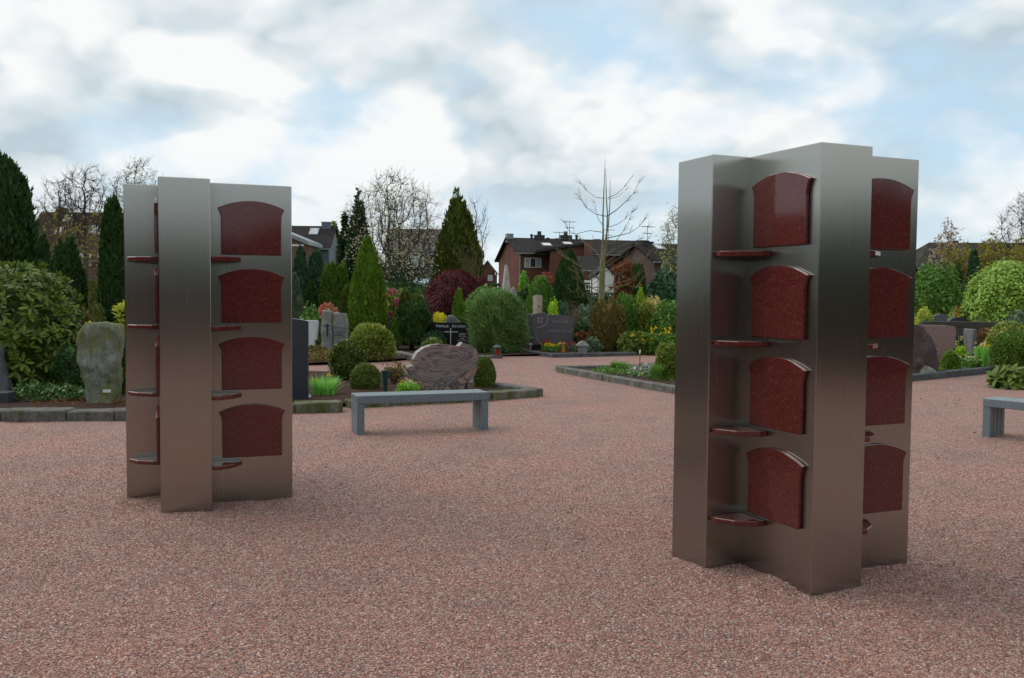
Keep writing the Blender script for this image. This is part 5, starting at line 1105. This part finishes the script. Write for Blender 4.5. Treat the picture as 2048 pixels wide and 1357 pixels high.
flowering('pink_rhododendron', 792, 29.5, 33, 583, 'light green rhododendron with magenta flower heads right of the tall thuja', G_VARI, P_MAG, 'bush', 3600, .13, 11, .13, 31, .35, k=26)
C(811, 27.3, 14, 583, 'narrow dark upright yew with golden rim', G_OLIV, n=1800, leaf=.13, prof='column'); C(833, 28, 20, 592, 'golden tipped upright yew beside the dark one', G_YEW, n=2200, leaf=.13, prof='column', lumpk=.18)
C(824, 25.3, 38, 612, 'dark green irregular conifer shrub left of the black family gravestone', G_DARK, n=6500, leaf=.14, prof='dome', lumpk=.22, style='up', depth=.4); C(795, 25, 15, 640, 'low dark conifer spire beside the variegated ball', G_THUD, n=1500, leaf=.11, lumpk=.15)
shrub('juniper', 868, 24.6, 22, 668, 'dark bluish juniper sprays before the black family gravestone', G_DKBL, 'dome', 1500, .12, 'up', lumpk=.3)
C(846, 29.5, 14, 596, 'small blue spruce at the left edge of the red maple', G_BLUE, n=1600, leaf=.13, prof='cone', lumpk=.2)
o = empty('red_maple', (at(908, 590, 34).x, 34, 0), 0, 'wide dark red weeping maple in the centre', 'tree'); Rx = 62*34/F; H = at(908, 541, 34).z
foliage('crown', Rx, H, 26000, .12, G_MAPL, 'dome', 'down', .07, 71, .25, .86, o, wid=.25); tubemesh('trunk', [((0, 0, 0), (0, 0, H*.7), .1, .06)], 7, BARK, o)
foliage('crown', Rx*.42, H*.90, 6500, .12, G_MAPL, 'dome', 'down', .1, 72, .2, .86, o, (Rx*.85, .3, 0), wid=.28)
C(918, 27.6, 14, 579, 'small bright pyramidal thuja before the red maple', G_THUJ, n=3000, leaf=.11)
shrub('golden_mound', 880, 27.6, 26, 627, 'golden yellow mound behind the black family gravestone', G_GOLD, 'mound', 2200, .09, 'up')
shrub('feathery_bush', 996, 24.7, 51, 590, 'large fine leaved feathery bush right of the black family gravestone', G_FINE, 'bush', 20000, .28, 'needle', lumpk=.16, depth=.4, core=.8, wid=.075)
shrub('round_shrub', 975, 31, 52, 574, 'dark rounded shrub between red maple and feathery bush', G_MID, 'dome', 3500, .12, lumpk=.14); shrub('round_shrub', 953, 30, 18, 590, 'dark green small shrub right of the pyramidal thuja', G_DARK, 'dome', 1300, .1, lumpk=.14)
C(798, 44.8, 19, 545, 'rounded blue green conifer cap above the hedge', G_DKBL, n=2600, leaf=.16, prof='dome', lumpk=.05)
C(716, 50, 38, 402, 'dark spruce left inside the white magnolia', G_DKBL, n=5500, leaf=.35, prof='cone', lumpk=.25, core=.55, depth=.6, style='flat'); C(690, 51, 22, 430, 'smaller dark spruce at the left edge of the magnolia', G_DARK, n=3000, leaf=.33, prof='cone', lumpk=.25, core=.5, depth=.6, style='flat')
C(914, 49, 50, 396, 'pointed dark conifer between magnolia and leafless tree', G_OLIV, n=11000, leaf=.33, prof='spire', lumpk=.13, depth=.4, wid=.35)
shrub('evergreen', 790, 49, 70, 520, 'dark evergreen thicket behind the magnolia trunk', G_DARK, 'dome', 2500, .25, lumpk=.35, core=.5, depth=.6)

# trees without leaves
mg, S, tips = bare_tree('magnolia', 787, 46, 102, 343, 'large white flowering magnolia behind the hedge', BARK, 12, base_f=.2, n=800, step=.25, shape='ball', trunk_r=.12, stems=2, up=.2, twl=.55, bias=.5, minr=.007, twig=5)
g = np.random.default_rng(5); T_ = np.array(tips); Z = T_[:, 2]/T_[:, 2].max(); keep = g.random(len(T_)) < np.clip(1.2-Z*1.05, .12, 1)*.8
blossoms('blossoms', T_[keep]+g.normal(size=(keep.sum(), 3))*.06, .085, P_MWHT, mg, 5, 2)
blossoms('leaf_buds', T_[~keep], .05, G_BIRC, mg, 6, 1)
bare_tree('bare_tree', 950, 53, 46, 388, 'leafless fan shaped tree right of the pointed conifer', BARKG, 22, base_f=.2, n=380, step=.28, shape='fan', trunk_r=.10, up=.3, twl=.6, twig=3)
bare_tree('bare_tree', 172, 60, 58, 322, 'bare tree with forked trunk before the long brown roof', BARK, 33, base_f=.45, n=520, step=.34, shape='ball', trunk_r=.17, up=.1, twl=.6, minr=.009)
bare_tree('bare_tree', 118, 62, 52, 352, 'bare spreading tree nearest the huge dark conifer', BARK, 35, base_f=.4, n=420, step=.34, shape='ball', trunk_r=.13, up=.1, twl=.6, minr=.009)
bt, S, tips = bare_tree('budding_tree', 275, 64, 68, 318, 'budding pale green tree behind the left steel column', BARKG, 37, base_f=.3, n=600, step=.36, shape='ball', trunk_r=.14, up=.25, twl=.6, minr=.008); g = np.random.default_rng(4); T_ = np.array(tips); blossoms('leaf_buds', T_[g.random(len(T_)) < .6], .10, G_BIRC, bt, 4, 2)
twiggy('bare_shrub', 135, 52, 60, 430, 'yellowish budding bush before the long brown house', TWIG, 8, G_WILL, 700, .10, n=60, r=.012, cat='shrub'); twiggy('bare_shrub', 205, 50, 45, 440, 'second yellowish budding bush beside the slender dark conifer', TWIG, 9, G_WILL, 500, .10, n=50, r=.012)
twiggy('bare_shrub', 938, 46, 26, 500, 'upright tan bare stems between pointed conifer and red maple', TWIG, 10, None, 0, n=50, r=.012); twiggy('bare_shrub', 1150, 27.2, 17, 606, 'small bare tan shrub left of the pale trunk', TWIG, 11, None, 0, n=24, r=.01)
bare_tree('bare_tree', 2062, 56, 96, 373, 'leafless spreading tree cut by the right edge', BARK, 44, base_f=.33, n=800, step=.3, shape='dome', trunk_r=.16, up=.05, twl=.6, minr=.008)
C(668, 96, 12, 446, 'small round topped green tree above the crimson chimney', G_THUJ, n=1500, leaf=.4, prof='ball', style='out', stem=5.0, core=.6)
# pale trunked bare tree in the middle
Y = 31.0; k = F/Y; b = at(1203, 612, Y); X = lambda x: at(x, 500, Y).x-b.x; Zf = lambda y: at(1203, y, Y).z
bt = empty('bare_young_tree', (b.x, Y, 0), 0, 'leafless young tree with pale forked trunk and upswept limbs in the centre', 'tree')
def limb(pts, r0, r1, dy0=0, dy1=0): 
    n = len(pts)-1; P_ = [(X(x), dy0+(dy1-dy0)*i/n, Zf(y)) for i, (x, y) in enumerate(pts)]; return [(P_[i], P_[i+1], r0+(r1-r0)*i/n, r0+(r1-r0)*(i+1)/n) for i in range(n)]
tr = [((X(1203), 0, 0), (X(1203), 0, Zf(620)), .16, .135)]+limb([(1203, 620), (1205, 580), (1205, 545), (1206, 520)], .11, .09)
tr += limb([(1206, 522), (1205, 495), (1206, 470)], .07, .03)+limb([(1206, 470), (1205, 430), (1206, 390), (1207, 355), (1208, 318)], .03, .005)+limb([(1206, 522), (1212, 490), (1214, 465)], .065, .03, 0, .15)+limb([(1214, 465), (1215, 430), (1212, 390), (1211, 350), (1210, 336)], .028, .004, .15, .2)+limb([(1207, 500), (1216, 450), (1218, 400), (1217, 360)], .03, .005, 0, -.2)
tubemesh('trunk', tr, 9, BARKL, bt)
LB = [([(1215, 432), (1232, 420), (1248, 405), (1262, 390), (1271, 370), (1279, 380)][:5], .03), ([(1213, 433), (1190, 430), (1172, 420), (1160, 405), (1157, 400)], .025), ([(1208, 397), (1192, 394), (1175, 380), (1163, 364)], .02), ([(1214, 396), (1232, 388), (1246, 375), (1253, 364)], .02), ([(1214, 399), (1236, 392), (1251, 378)], .015),
      ([(1216, 455), (1235, 448), (1250, 438), (1262, 425)], .02), ([(1207, 453), (1195, 440), (1190, 425), (1186, 410)], .018), ([(1210, 478), (1240, 470), (1262, 464), (1283, 450), (1294, 436)], .03), ([(1206, 465), (1178, 462), (1150, 470), (1135, 462), (1131, 450)], .022), ([(1214, 490), (1232, 482), (1246, 462), (1258, 440), (1262, 425)], .022),
      ([(1212, 515), (1226, 500), (1232, 490)], .022), ([(1204, 520), (1190, 500), (1172, 486), (1165, 478)], .03), ([(1205, 560), (1180, 545), (1160, 535), (1140, 522), (1120, 510)], .035), ([(1204, 565), (1175, 538), (1150, 528), (1128, 516)], .025), ([(1204, 585), (1180, 575), (1160, 560), (1147, 545)], .03), ([(1206, 545), (1235, 535), (1262, 520), (1290, 515)], .02),
      ([(1207, 590), (1230, 575), (1255, 570), (1278, 575), (1290, 560)], .032), ([(1204, 575), (1180, 575), (1165, 568), (1155, 562), (1156, 550)], .03), ([(1206, 575), (1240, 565), (1265, 558), (1278, 553)], .02), ([(1204, 600), (1175, 590), (1160, 580), (1145, 585)], .02), ([(1206, 605), (1235, 602), (1260, 598), (1285, 595)], .025), ([(1206, 608), (1225, 600), (1248, 600), (1262, 606)], .018),
      ([(1204, 610), (1185, 602), (1168, 594), (1155, 596)], .018), ([(1207, 530), (1240, 505), (1270, 490), (1290, 480)], .02), ([(1206, 540), (1232, 520), (1250, 512), (1275, 520)], .015), ([(1210, 510), (1250, 488), (1280, 478), (1298, 455)], .018), ([(1204, 545), (1188, 540), (1170, 548), (1158, 540)], .018)]
rg = random.Random(3); S = []; 
for i, (pts, r) in enumerate(LB):
    d1 = rg.uniform(-.9, .9); S += limb(pts, r*.62, r*.18, 0, d1)
    for (x, y) in pts[2:]:
        for _ in range(4): j = pts.index((x, y))/(len(pts)-1)*d1; dx = rg.uniform(3, 16)*(1 if x > 1206 else -1); S += [((X(x), j, Zf(y)), (X(x+dx), j+rg.uniform(-.2, .2), Zf(y-rg.uniform(3, 20))), r*.2, .003)]
tubemesh('limbs', S, 5, BARKL, bt)
tw = empty('bare_sapling', (at(1183, 600, 29).x, 29, 0), 0, 'thin grey bare sapling left of the pale forked trunk', 'tree'); zs = lambda y: at(1183, y, 29).z
tubemesh('stem', [((0, 0, 0), (0, 0, zs(560)), .03, .02), ((0, 0, zs(560)), (.03, 0, zs(500)), .02, .012), ((.03, 0, zs(500)), (0.02, 0, zs(470)), .012, .006)]+[((.01, 0, zs(y)), (dx, .1, zs(y-18)), .01, .004) for y, dx in ((600, .5), (590, -.45), (570, .4), (560, -.4), (545, .35), (530, -.3), (512, .25))], 5, BARKG, tw)

# --- centre right block
C(1138, 37, 38, 500, 'big smooth dark green yew cone before the brick row', G_DARK, n=11000, leaf=.11, prof='spire', lumpk=.03, depth=.12, core=.93)
shrub('round_shrub', 1052, 33, 17, 573, 'small green shrub left of the fuzzy ball shrub', G_DARK, 'dome', 1800, .1); shrub('ball_shrub', 1080, 32, 27, 555, 'rounded green shrub above the beige pillar', G_MID, 'bush', 4500, .1, 'up', lumpk=.08)
shrub('red_shrub', 1092, 38, 36, 547, 'dull red leaved shrub behind the rounded green shrub', G_REDB, 'dome', 3000, .12, lumpk=.07); shrub('climber', 1048, 76, 11, 544, 'bright green climber against the brick house wall', G_BRI, 'dome', 900, .22)
shrub('lime_shrub', 1106, 28.5, 12, 602, 'little lime green shrub right of the beige pillar', G_LIME, 'dome', 1200, .08, 'up', lumpk=.2); shrub('dark_dome', 1128, 29.5, 18, 604, 'dark dome shrub right of the little lime shrub', G_DKBL, 'dome', 1800, .08)
shrub('dark_dome', 1162, 27, 22, 642, 'low dark shrub right of the purple grey gravestone', G_DARK, 'dome', 2200, .08, lumpk=.2); shrub('grey_shrub', 1170, 30, 26, 612, 'grey green shrub at the base of the pale trunk', G_GREY, 'dome', 1800, .1, lumpk=.2)
twiggy('rusty_plant', 1164, 25.4, 12, 664, 'rusty leaved small plant right of the purple grey gravestone', TWIG, 21, G_BEEC, 160, .07)
shrub('hedge_shrub', 1185, 25, 22, 676, 'blue green low planting below the brown green shrub', G_GREY, 'mound', 1500, .08, lumpk=.2)
shrub('brown_shrub', 1216, 25.6, 34, 606, 'brownish arching shrub right of the pale trunk', G_BROW, 'bush', 5500, .11, 'up', lumpk=.2, depth=.45); shrub('green_shrub', 1250, 26.2, 23, 594, 'upright yellow green shrub behind the brownish one', G_MID, 'bush', 3200, .11, 'up', lumpk=.25, depth=.4)
shrub('orange_shrub', 1286, 26.5, 25, 604, 'mixed green and copper shrub left of the pale pink one', G_ORAN, 'bush', 3200, .10, 'out', lumpk=.22, depth=.4); C(1281, 30.5, 22, 580, 'golden lime conifer with soft peak right of the pale trunk', G_LIME, n=4000, leaf=.12, prof='cone', lumpk=.12); C(1263, 30, 13, 600, 'lower golden lime conifer peak', G_LIME, n=1400, leaf=.12, prof='cone', lumpk=.12)
shrub('pieris', 1310, 27, 19, 598, 'pale pinkish pieris shrub between copper shrub and right column', G_PALE, 'bush', 2400, .10, 'out', lumpk=.2); shrub('glossy_shrub', 1340, 25.8, 34, 604, 'dense green shrub touching the left side of the right column', G_MID, 'bush', 4500, .10, 'out', lumpk=.14)
flowering('forsythia', 1272, 24.8, 34, 664, 'dark leaved shrub with a few yellow flowers behind the thin stake', G_BOX, P_YELL, 'dome', 4200, .08, 6, .08, 44, .3, k=8)
flowerpatch('daffodils', 1318, 690, 26, 24.6, 'bright yellow daffodils left of the right column', G_MID, P_YELL, 17, .075, 17, .62, 900, .10)
C(1273, 41, 20, 530, 'dark rounded conifer before the pointed brick gable', G_DARK, n=3500, leaf=.16, prof='dome', lumpk=.12); shrub('evergreen', 1328, 42.5, 36, 545, 'dark mixed evergreen shrubs under the gable house window', G_DKBL, 'dome', 3500, .2, lumpk=.25, depth=.4)
twiggy('beech', 1246, 39, 22, 528, 'young beech keeping its rusty brown leaves', BARK, 25, G_BEEC, 900, .13, cat='tree', n=40, r=.015)
bc, S, tips = bare_tree('birch', 1362, 72, 46, 403, 'drooping birch in first leaf half hidden by the right column', BARKG, 51, base_f=.3, n=350, step=.4, shape='ball', trunk_r=.13, up=.1, twl=.5, minr=.009); g = np.random.default_rng(8); T_ = np.array(tips); T_ = np.concatenate([T_-np.array([[0, 0, d]]) for d in (0, .5)]); T_ = T_[g.random(len(T_)) < .55]; blossoms('leaves', T_+g.normal(size=T_.shape)*.15, .13, G_BIRC, bc, 8, 2)
# flowers before the purple grey stone
flowerpatch('pansies', 1110, 705, 22, 24.9, 'yellow pansies in front of the purple grey gravestone', G_MID, P_YELL, 36, .05, 18, .2, 600, .06); flowerpatch('red_pansies', 1093, 704, 10, 25.1, 'red blooms at the left end of the pansy bed', G_MID, P_RED, 14, .05, 19, .26, 200, .06); flowerpatch('red_pansies', 1143, 704, 9, 24.95, 'red blooms right of the squat yellow lantern', G_GREY, P_RED, 16, .05, 20, .24, 260, .06)
# wedge bed planting
tuft('grass_clump', 1240, 18.6, 24, 724, 'green grassy clump in the middle of the wedge shaped bed', LM('grass_blade', (.03, .075, .015), (.07, .14, .03), .5, .3, .3), 320, .018, 22); tuft('grass_clump', 1316, 16.6, 18, 728, 'green grassy clump close to the right column', MATS['grass_blade'], 260, .016, 23)
groundcover('carpet_planting', G([(1180, 752), (1345, 772), (1380, 750), (1190, 745)]), 1500, .05, G_MID, 'low green plants between the kerbs of the wedge shaped bed', 'ground cover', 30, .12); groundcover('heather', G([(1252, 757), (1330, 768), (1330, 750), (1255, 747)]), 1200, .05, LM('bluish_heather', (.06, .075, .085), (.13, .15, .17), .8, .1, .1, (.12, .08, .07)), 'bluish grey heather round the thin stake', 'ground cover', 31, .16)
shrub('leafy_shrub', 1338, 16.9, 24, 690, 'bushy yellow green shrub in the wedge bed against the right column', LM('olive_bright_leaf', (.03, .05, .008), (.10, .13, .025), .5, .3, .3), 'bush', 3800, .06, lumpk=.18, depth=.35)
# --- right block
shrub('laurel', 1868, 31, 54, 530, 'large dark laurel bush right of the right column', G_MID, 'dome', 8000, .14, 'out', lumpk=.14, depth=.35); C(1946, 39, 17, 500, 'slim blackish conifer between laurel and weeping beech', G_DKBL, n=3200, leaf=.17); C(1915, 37, 14, 530, 'small dark conifer behind the laurel', G_DARK, n=1800, leaf=.15); shrub('dark_shrub', 1925, 33, 18, 572, 'dark low shrub beneath the slim blackish conifer', G_DARK, 'dome', 1500, .12)
pm_, S, tips = bare_tree('pink_magnolia', 1890, 50, 52, 438, 'pale pink flowering magnolia above the laurel', BARKG, 62, base_f=.2, n=900, step=.26, shape='cone', trunk_r=.10, bias=.35, stems=1, up=.3, twl=.4, minr=.008); g = np.random.default_rng(12); T_ = np.array(tips); blossoms('blossoms', T_+g.normal(size=T_.shape)*.08, .13, P_LILA, pm_, 12, 2)
for i, (px_, hw_, tp_) in enumerate(((1930, 42, 508), (1990, 55, 494), (2060, 55, 515))): twiggy('willow_bush', px_, 46+i, hw_, tp_, ('olive budding bush behind the slim blackish conifer', 'olive budding bush above the weeping beech crown', 'olive budding bush at the far right edge')[i], TWIG, 30+i, G_WILL, 2600, .13, n=70, r=.012)
wb = empty('weeping_beech', (at(2016, 600, 27.5).x, 27.5, 0), 0, 'weeping tree with cascading fresh light green leaves on the right', 'tree'); Rx = 78*27.5/F; H = at(2016, 524, 27.5).z
g = np.random.default_rng(40); P_ = []; 
for i in range(230):
    t0 = .55+.45*math.sqrt(g.random()); th = g.random()*6.283; pf = PROF['dome']
    for j in range(16):
        t = t0-j*.032
        if t < .05: break
        s = lump(th, t, (1, 2, 3, 4), .12)*(.90+.12*(i % 7)/6+.04*g.random()); r = float(pf(np.array(t)))*s; P_.append((Rx*r*math.cos(th)+g.normal()*.05, Rx*r*math.sin(th)+g.normal()*.05, t*H+g.normal()*.05, math.cos(th), math.sin(th)))
P_ = np.array(P_); P_ = np.repeat(P_, 3, 0); n = len(P_); rnd = g.normal(size=(n, 3)); O = np.stack([P_[:, 3], P_[:, 4], np.zeros(n)], 1); D = nrm(O*.5+np.array([[0, 0, -.8]])+rnd*.4); Ls = .11*(.6+.7*g.random(n)); V, Q = leaf_quads(P_[:, :3]+rnd*.05, D, nrm(O+rnd*.4+np.array([[0, 0, .5]])), Ls, Ls*.65); link('crown', npmesh('crown', V, Q), G_WEEP, wb)
tubemesh('trunk', [((0, 0, 0), (.1, 0, H*.8), .13, .07)]+[((.05, 0, H*.75), (Rx*.75*math.cos(a), Rx*.75*math.sin(a), H*.62), .05, .02) for a in np.arange(9)*.7], 6, BARK, wb)
foliage('inner_twigs', Rx*.8, H*.9, 1500, .14, G_MID, 'dome', 'down', .1, 41, .4, .7, wb)
shrub('yellow_shrub', 1850, 27.3, 18, 617, 'yellow green shrub just right of the right column', G_YEL, 'dome', 1500, .09, lumpk=.15); shrub('box_ball', 1853, 26.6, 11, 634, 'small green ball under the yellow green shrub', G_THUD, 'dome', 900, .07)
flowering('orange_azalea', 1916, 28, 24, 616, 'orange tinted shrub above the rounded dark gravestone', G_ORAN, LM('orange_petal', (.35, .08, .02), (.45, .16, .05)), 'dome', 1800, .09, 16, .08, 55, .55)
shrub('box_ball', 2044, 19.6, 52, 662, 'big clipped box ball at the right edge behind the bench', G_THUD, 'ball', 11000, .06, lumpk=.05, depth=.15, core=.93); shrub('variegated_bush', 2018, 22, 40, 644, 'cream edged variegated bush behind the big box ball', G_VARI, 'dome', 3600, .09, lumpk=.1)
shrub('box_block', 1905, 19.2, 17, 703, 'small green box bush right of the rose boulder', G_THUJ, 'dome', 3000, .05, lumpk=.1); shrub('box_block', 1925, 21, 17, 694, 'yellowish low box bush behind the small green one', G_LIME, 'mound', 1600, .06)
flowerpatch('white_primroses', 1942, 730, 16, 19.9, 'white primroses between the small box bush and the blue bowl', G_MID, P_WHIT, 9, .05, 24, .26, 900, .08); flowerpatch('white_bowl_flowers', 1968, 712, 11, gnd(1966, 733).y+.1, 'mixed white flowers growing out of the dark blue bowl', G_BRI, P_WHIT, 9, .055, 25, .42, 300, .12, dy=.12)
tuft('tulips', 1975, 20.6, 15, 686, 'yellow tulips on tall stems behind the blue bowl', G_GRAS, 60, .02, 27, 'flowers', P_YELL, 6); tuft('white_tulips', 1957, 20.5, 6, 686, 'white tulip left of the yellow tulips', G_GRAS, 24, .02, 28, 'flowers', P_WHIT, 2)
flowering('cream_flowers', 1925, 24.2, 21, 655, 'cream flowering low shrub behind the pink granite gravestone', G_DARK, P_CREM, 'mound', 1500, .07, 60, .06, 57, .5); flowering('cream_flowers', 1921, 22.9, 12, 674, 'lower cluster of cream flowers beside the pink granite gravestone', G_DARK, P_CREM, 'mound', 700, .06, 22, .06, 58, .5)
shrub('brown_heather', 1972, 23.5, 24, 658, 'brown heather mound left of the variegated bush', G_HEAT, 'mound', 1800, .07, 'up'); shrub('low_shrub', 1965, 26, 26, 640, 'low olive planting at the foot of the plain grey gravestone', G_OLIV, 'mound', 1400, .08); shrub('bluish_shrub', 2040, 25.5, 28, 622, 'grey blue shrub below the weeping tree at the right edge', G_GREY, 'dome', 1500, .1)
C(2150, 30, 60, 500, 'dark conifer beyond the right edge of the photo', G_DARK, n=4500, leaf=.2); shrub('laurel', 2180, 22, 70, 600, 'laurel bush beyond the right edge of the photo', G_MID, 'dome', 4000, .12, lumpk=.12)
shrub('laurel', -160, 17, 110, 560, 'laurel bush beyond the left edge of the photo', G_MID, 'dome', 5000, .12, lumpk=.12)

# planting that the two steel columns screen from the camera
C(290, 28, 26, 440, 'dark conifer directly behind the left edge of the left column', G_DARK, n=5000, leaf=.17); C(350, 30, 34, 470, 'olive conifer hidden behind the front pillar of the left column', G_OLIV, n=5000, leaf=.17, prof='column')
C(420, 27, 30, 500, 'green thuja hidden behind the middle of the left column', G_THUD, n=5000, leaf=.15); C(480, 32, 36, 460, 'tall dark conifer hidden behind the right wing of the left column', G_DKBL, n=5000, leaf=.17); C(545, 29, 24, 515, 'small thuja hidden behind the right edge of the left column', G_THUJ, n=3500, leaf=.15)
shrub('yew_bush', 300, 18, 45, 640, 'rounded yew bush behind the lower left of the left column', G_YEW, 'dome', 4000, .07, lumpk=.15); shrub('mixed_shrub', 390, 19, 55, 660, 'mid green shrub behind the lower middle of the left column', G_MID, 'dome', 4000, .09, lumpk=.2); shrub('box_ball', 470, 17, 40, 690, 'clipped ball behind the lower right of the left column', G_BOX, 'ball', 4000, .05, lumpk=.05)
shrub('orange_shrub', 520, 22, 40, 660, 'coppery shrub behind the right edge of the left column', G_ORAN, 'bush', 3000, .09, lumpk=.2)
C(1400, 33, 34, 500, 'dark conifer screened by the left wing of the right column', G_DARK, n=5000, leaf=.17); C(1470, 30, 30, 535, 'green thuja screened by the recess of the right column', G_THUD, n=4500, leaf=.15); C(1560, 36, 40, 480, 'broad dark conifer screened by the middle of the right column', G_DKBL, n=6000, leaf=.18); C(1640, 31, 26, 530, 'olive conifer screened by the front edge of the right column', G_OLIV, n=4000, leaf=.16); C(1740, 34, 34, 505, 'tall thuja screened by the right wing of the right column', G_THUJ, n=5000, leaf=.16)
shrub('leafy_shrub', 1420, 21, 60, 640, 'mid green shrub screened by the lower left of the right column', G_MID, 'bush', 4500, .09, lumpk=.18); shrub('golden_shrub', 1520, 23, 45, 650, 'yellow green shrub screened by the lower middle of the right column', G_YEL, 'dome', 3000, .09, lumpk=.15); shrub('dark_bush', 1620, 22, 55, 640, 'dark rounded bush screened by the front edge of the right column', G_DARK, 'dome', 4000, .08, lumpk=.15); shrub('brown_shrub', 1720, 24, 50, 635, 'brown green shrub screened by the right wing of the right column', G_BROW, 'bush', 4000, .09, lumpk=.2)

# evergreen wood round the rest of the churchyard (seen mirrored in the steel)
g = np.random.default_rng(77); VV = []; QQ = []; off = 0; pf = PROF['spire']
for i in range(150):
    a = R(58)+R(244)*(i+.5*g.random())/150; rr = 15.5+7*g.random()
    Rw = 1.5+1.2*g.random(); Hw = (2.2+1.5*g.random()); n = 150; t = g.random(n)**1.1; th = g.random(n)*6.283; s = pf(t)*(.85+.3*g.random(n)); O = np.stack([np.cos(th), np.sin(th), np.full(n, .3)], 1)
    P = np.stack([Rw*s*np.cos(th)+rr*math.sin(a), Rw*s*np.sin(th)+rr*math.cos(a), t*Hw], 1); D = nrm(O*.5+np.array([[0, 0, .8]])+g.normal(size=(n, 3))*.3); V, Q = leaf_quads(P, D, nrm(O+g.normal(size=(n, 3))*.4), np.full(n, .9), np.full(n, .5)); VV.append(V); QQ.append(Q+off); off += len(V)
    nu = 9; uu, vv = np.meshgrid(np.arange(nu)*2*np.pi/nu, np.linspace(0, .97, 6)); r_ = pf(vv)*.85*Rw; Cc = np.stack([r_*np.cos(uu)+rr*math.sin(a), r_*np.sin(uu)+rr*math.cos(a), vv*Hw], -1).reshape(-1, 3); ii = np.arange(nu); i2 = (ii+1) % nu; jj = np.arange(5)[:, None]*nu
    VV.append(Cc); QQ.append(np.stack([jj+ii, jj+i2, jj+nu+i2, jj+nu+ii], -1).reshape(-1, 4)+off); off += len(Cc)
tag(link('evergreen_wood', npmesh('evergreen_wood', np.concatenate(VV), np.concatenate(QQ)), LM('deep_wood_green', (0.006, 0.008, 0.0045), (0.014, 0.017, 0.009), .7, .1, .05)), 'belt of dark evergreens closing the churchyard on the viewer\'s side', 'wood', kind='stuff')

# ------------------------------------------------------------------ loose gravel stones in the foreground (real geometry)
ys_ = np.arange(2.6, 12.6, .12); rows = []
for y in ys_:
    w = y*.60+.5; rows.append([(w*(2*i/60-1), y) for i in range(61)])
V = [(x, y, gz(x, y)+.001) for r in rows for x, y in r]; Q = [(j*61+i, j*61+i+1, (j+1)*61+i+1, (j+1)*61+i) for j in range(len(rows)-1) for i in range(60)]
me = mesh('loose_gravel', V, Q); dn = me.attributes.new('dens', 'FLOAT', 'POINT'); dn.data.foreach_set('value', [max(0., min(1., (12.4-v[1])/8.0))**2.2 for v in V])
lg = link('loose_gravel', me, None); tag(lg, 'loose reddish gravel stones covering the place in the foreground', 'gravel', kind='stuff')
ng = bpy.data.node_groups.new('scatter_stones', 'GeometryNodeTree'); ng.interface.new_socket('Geometry', in_out='INPUT', socket_type='NodeSocketGeometry'); ng.interface.new_socket('Geometry', in_out='OUTPUT', socket_type='NodeSocketGeometry')
nd = ng.nodes; gi = nd.new('NodeGroupInput'); go = nd.new('NodeGroupOutput'); at_ = nd.new('GeometryNodeInputNamedAttribute'); at_.data_type = 'FLOAT'; at_.inputs[0].default_value = 'dens'
mu = nd.new('ShaderNodeMath'); mu.operation = 'MULTIPLY'; mu.inputs[1].default_value = 5200; ng.links.new(at_.outputs[0], mu.inputs[0])
di = nd.new('GeometryNodeDistributePointsOnFaces'); ng.links.new(gi.outputs[0], di.inputs['Mesh']); ng.links.new(mu.outputs[0], di.inputs['Density'])
ic = nd.new('GeometryNodeMeshIcoSphere'); ic.inputs['Radius'].default_value = 1; ic.inputs['Subdivisions'].default_value = 1
sm_ = nd.new('GeometryNodeSetMaterial'); sm_.inputs['Material'].default_value = stone_mat(); ng.links.new(ic.outputs[0], sm_.inputs[0])
ip = nd.new('GeometryNodeInstanceOnPoints'); ng.links.new(di.outputs['Points'], ip.inputs['Points']); ng.links.new(sm_.outputs[0], ip.inputs['Instance'])
rv = nd.new('FunctionNodeRandomValue'); rv.data_type = 'FLOAT_VECTOR'; rv.inputs[0].default_value = (.0030, .0026, .0020); rv.inputs[1].default_value = (.0080, .0066, .0048); ng.links.new(rv.outputs[0], ip.inputs['Scale'])
rr_ = nd.new('FunctionNodeRandomValue'); rr_.data_type = 'FLOAT_VECTOR'; rr_.inputs[0].default_value = (-.5, -.5, 0); rr_.inputs[1].default_value = (.5, .5, 6.28); rr_.inputs['Seed'].default_value = 5; ng.links.new(rr_.outputs[0], ip.inputs['Rotation'])
ng.links.new(ip.outputs[0], go.inputs[0]); md = lg.modifiers.new('stones', 'NODES'); md.node_group = ng
lg.data.materials.append(M_GRAVEL)

for o in bpy.data.objects:
    if 'dims' in o: del o['dims']
    if '_sf' in o: del o['_sf']
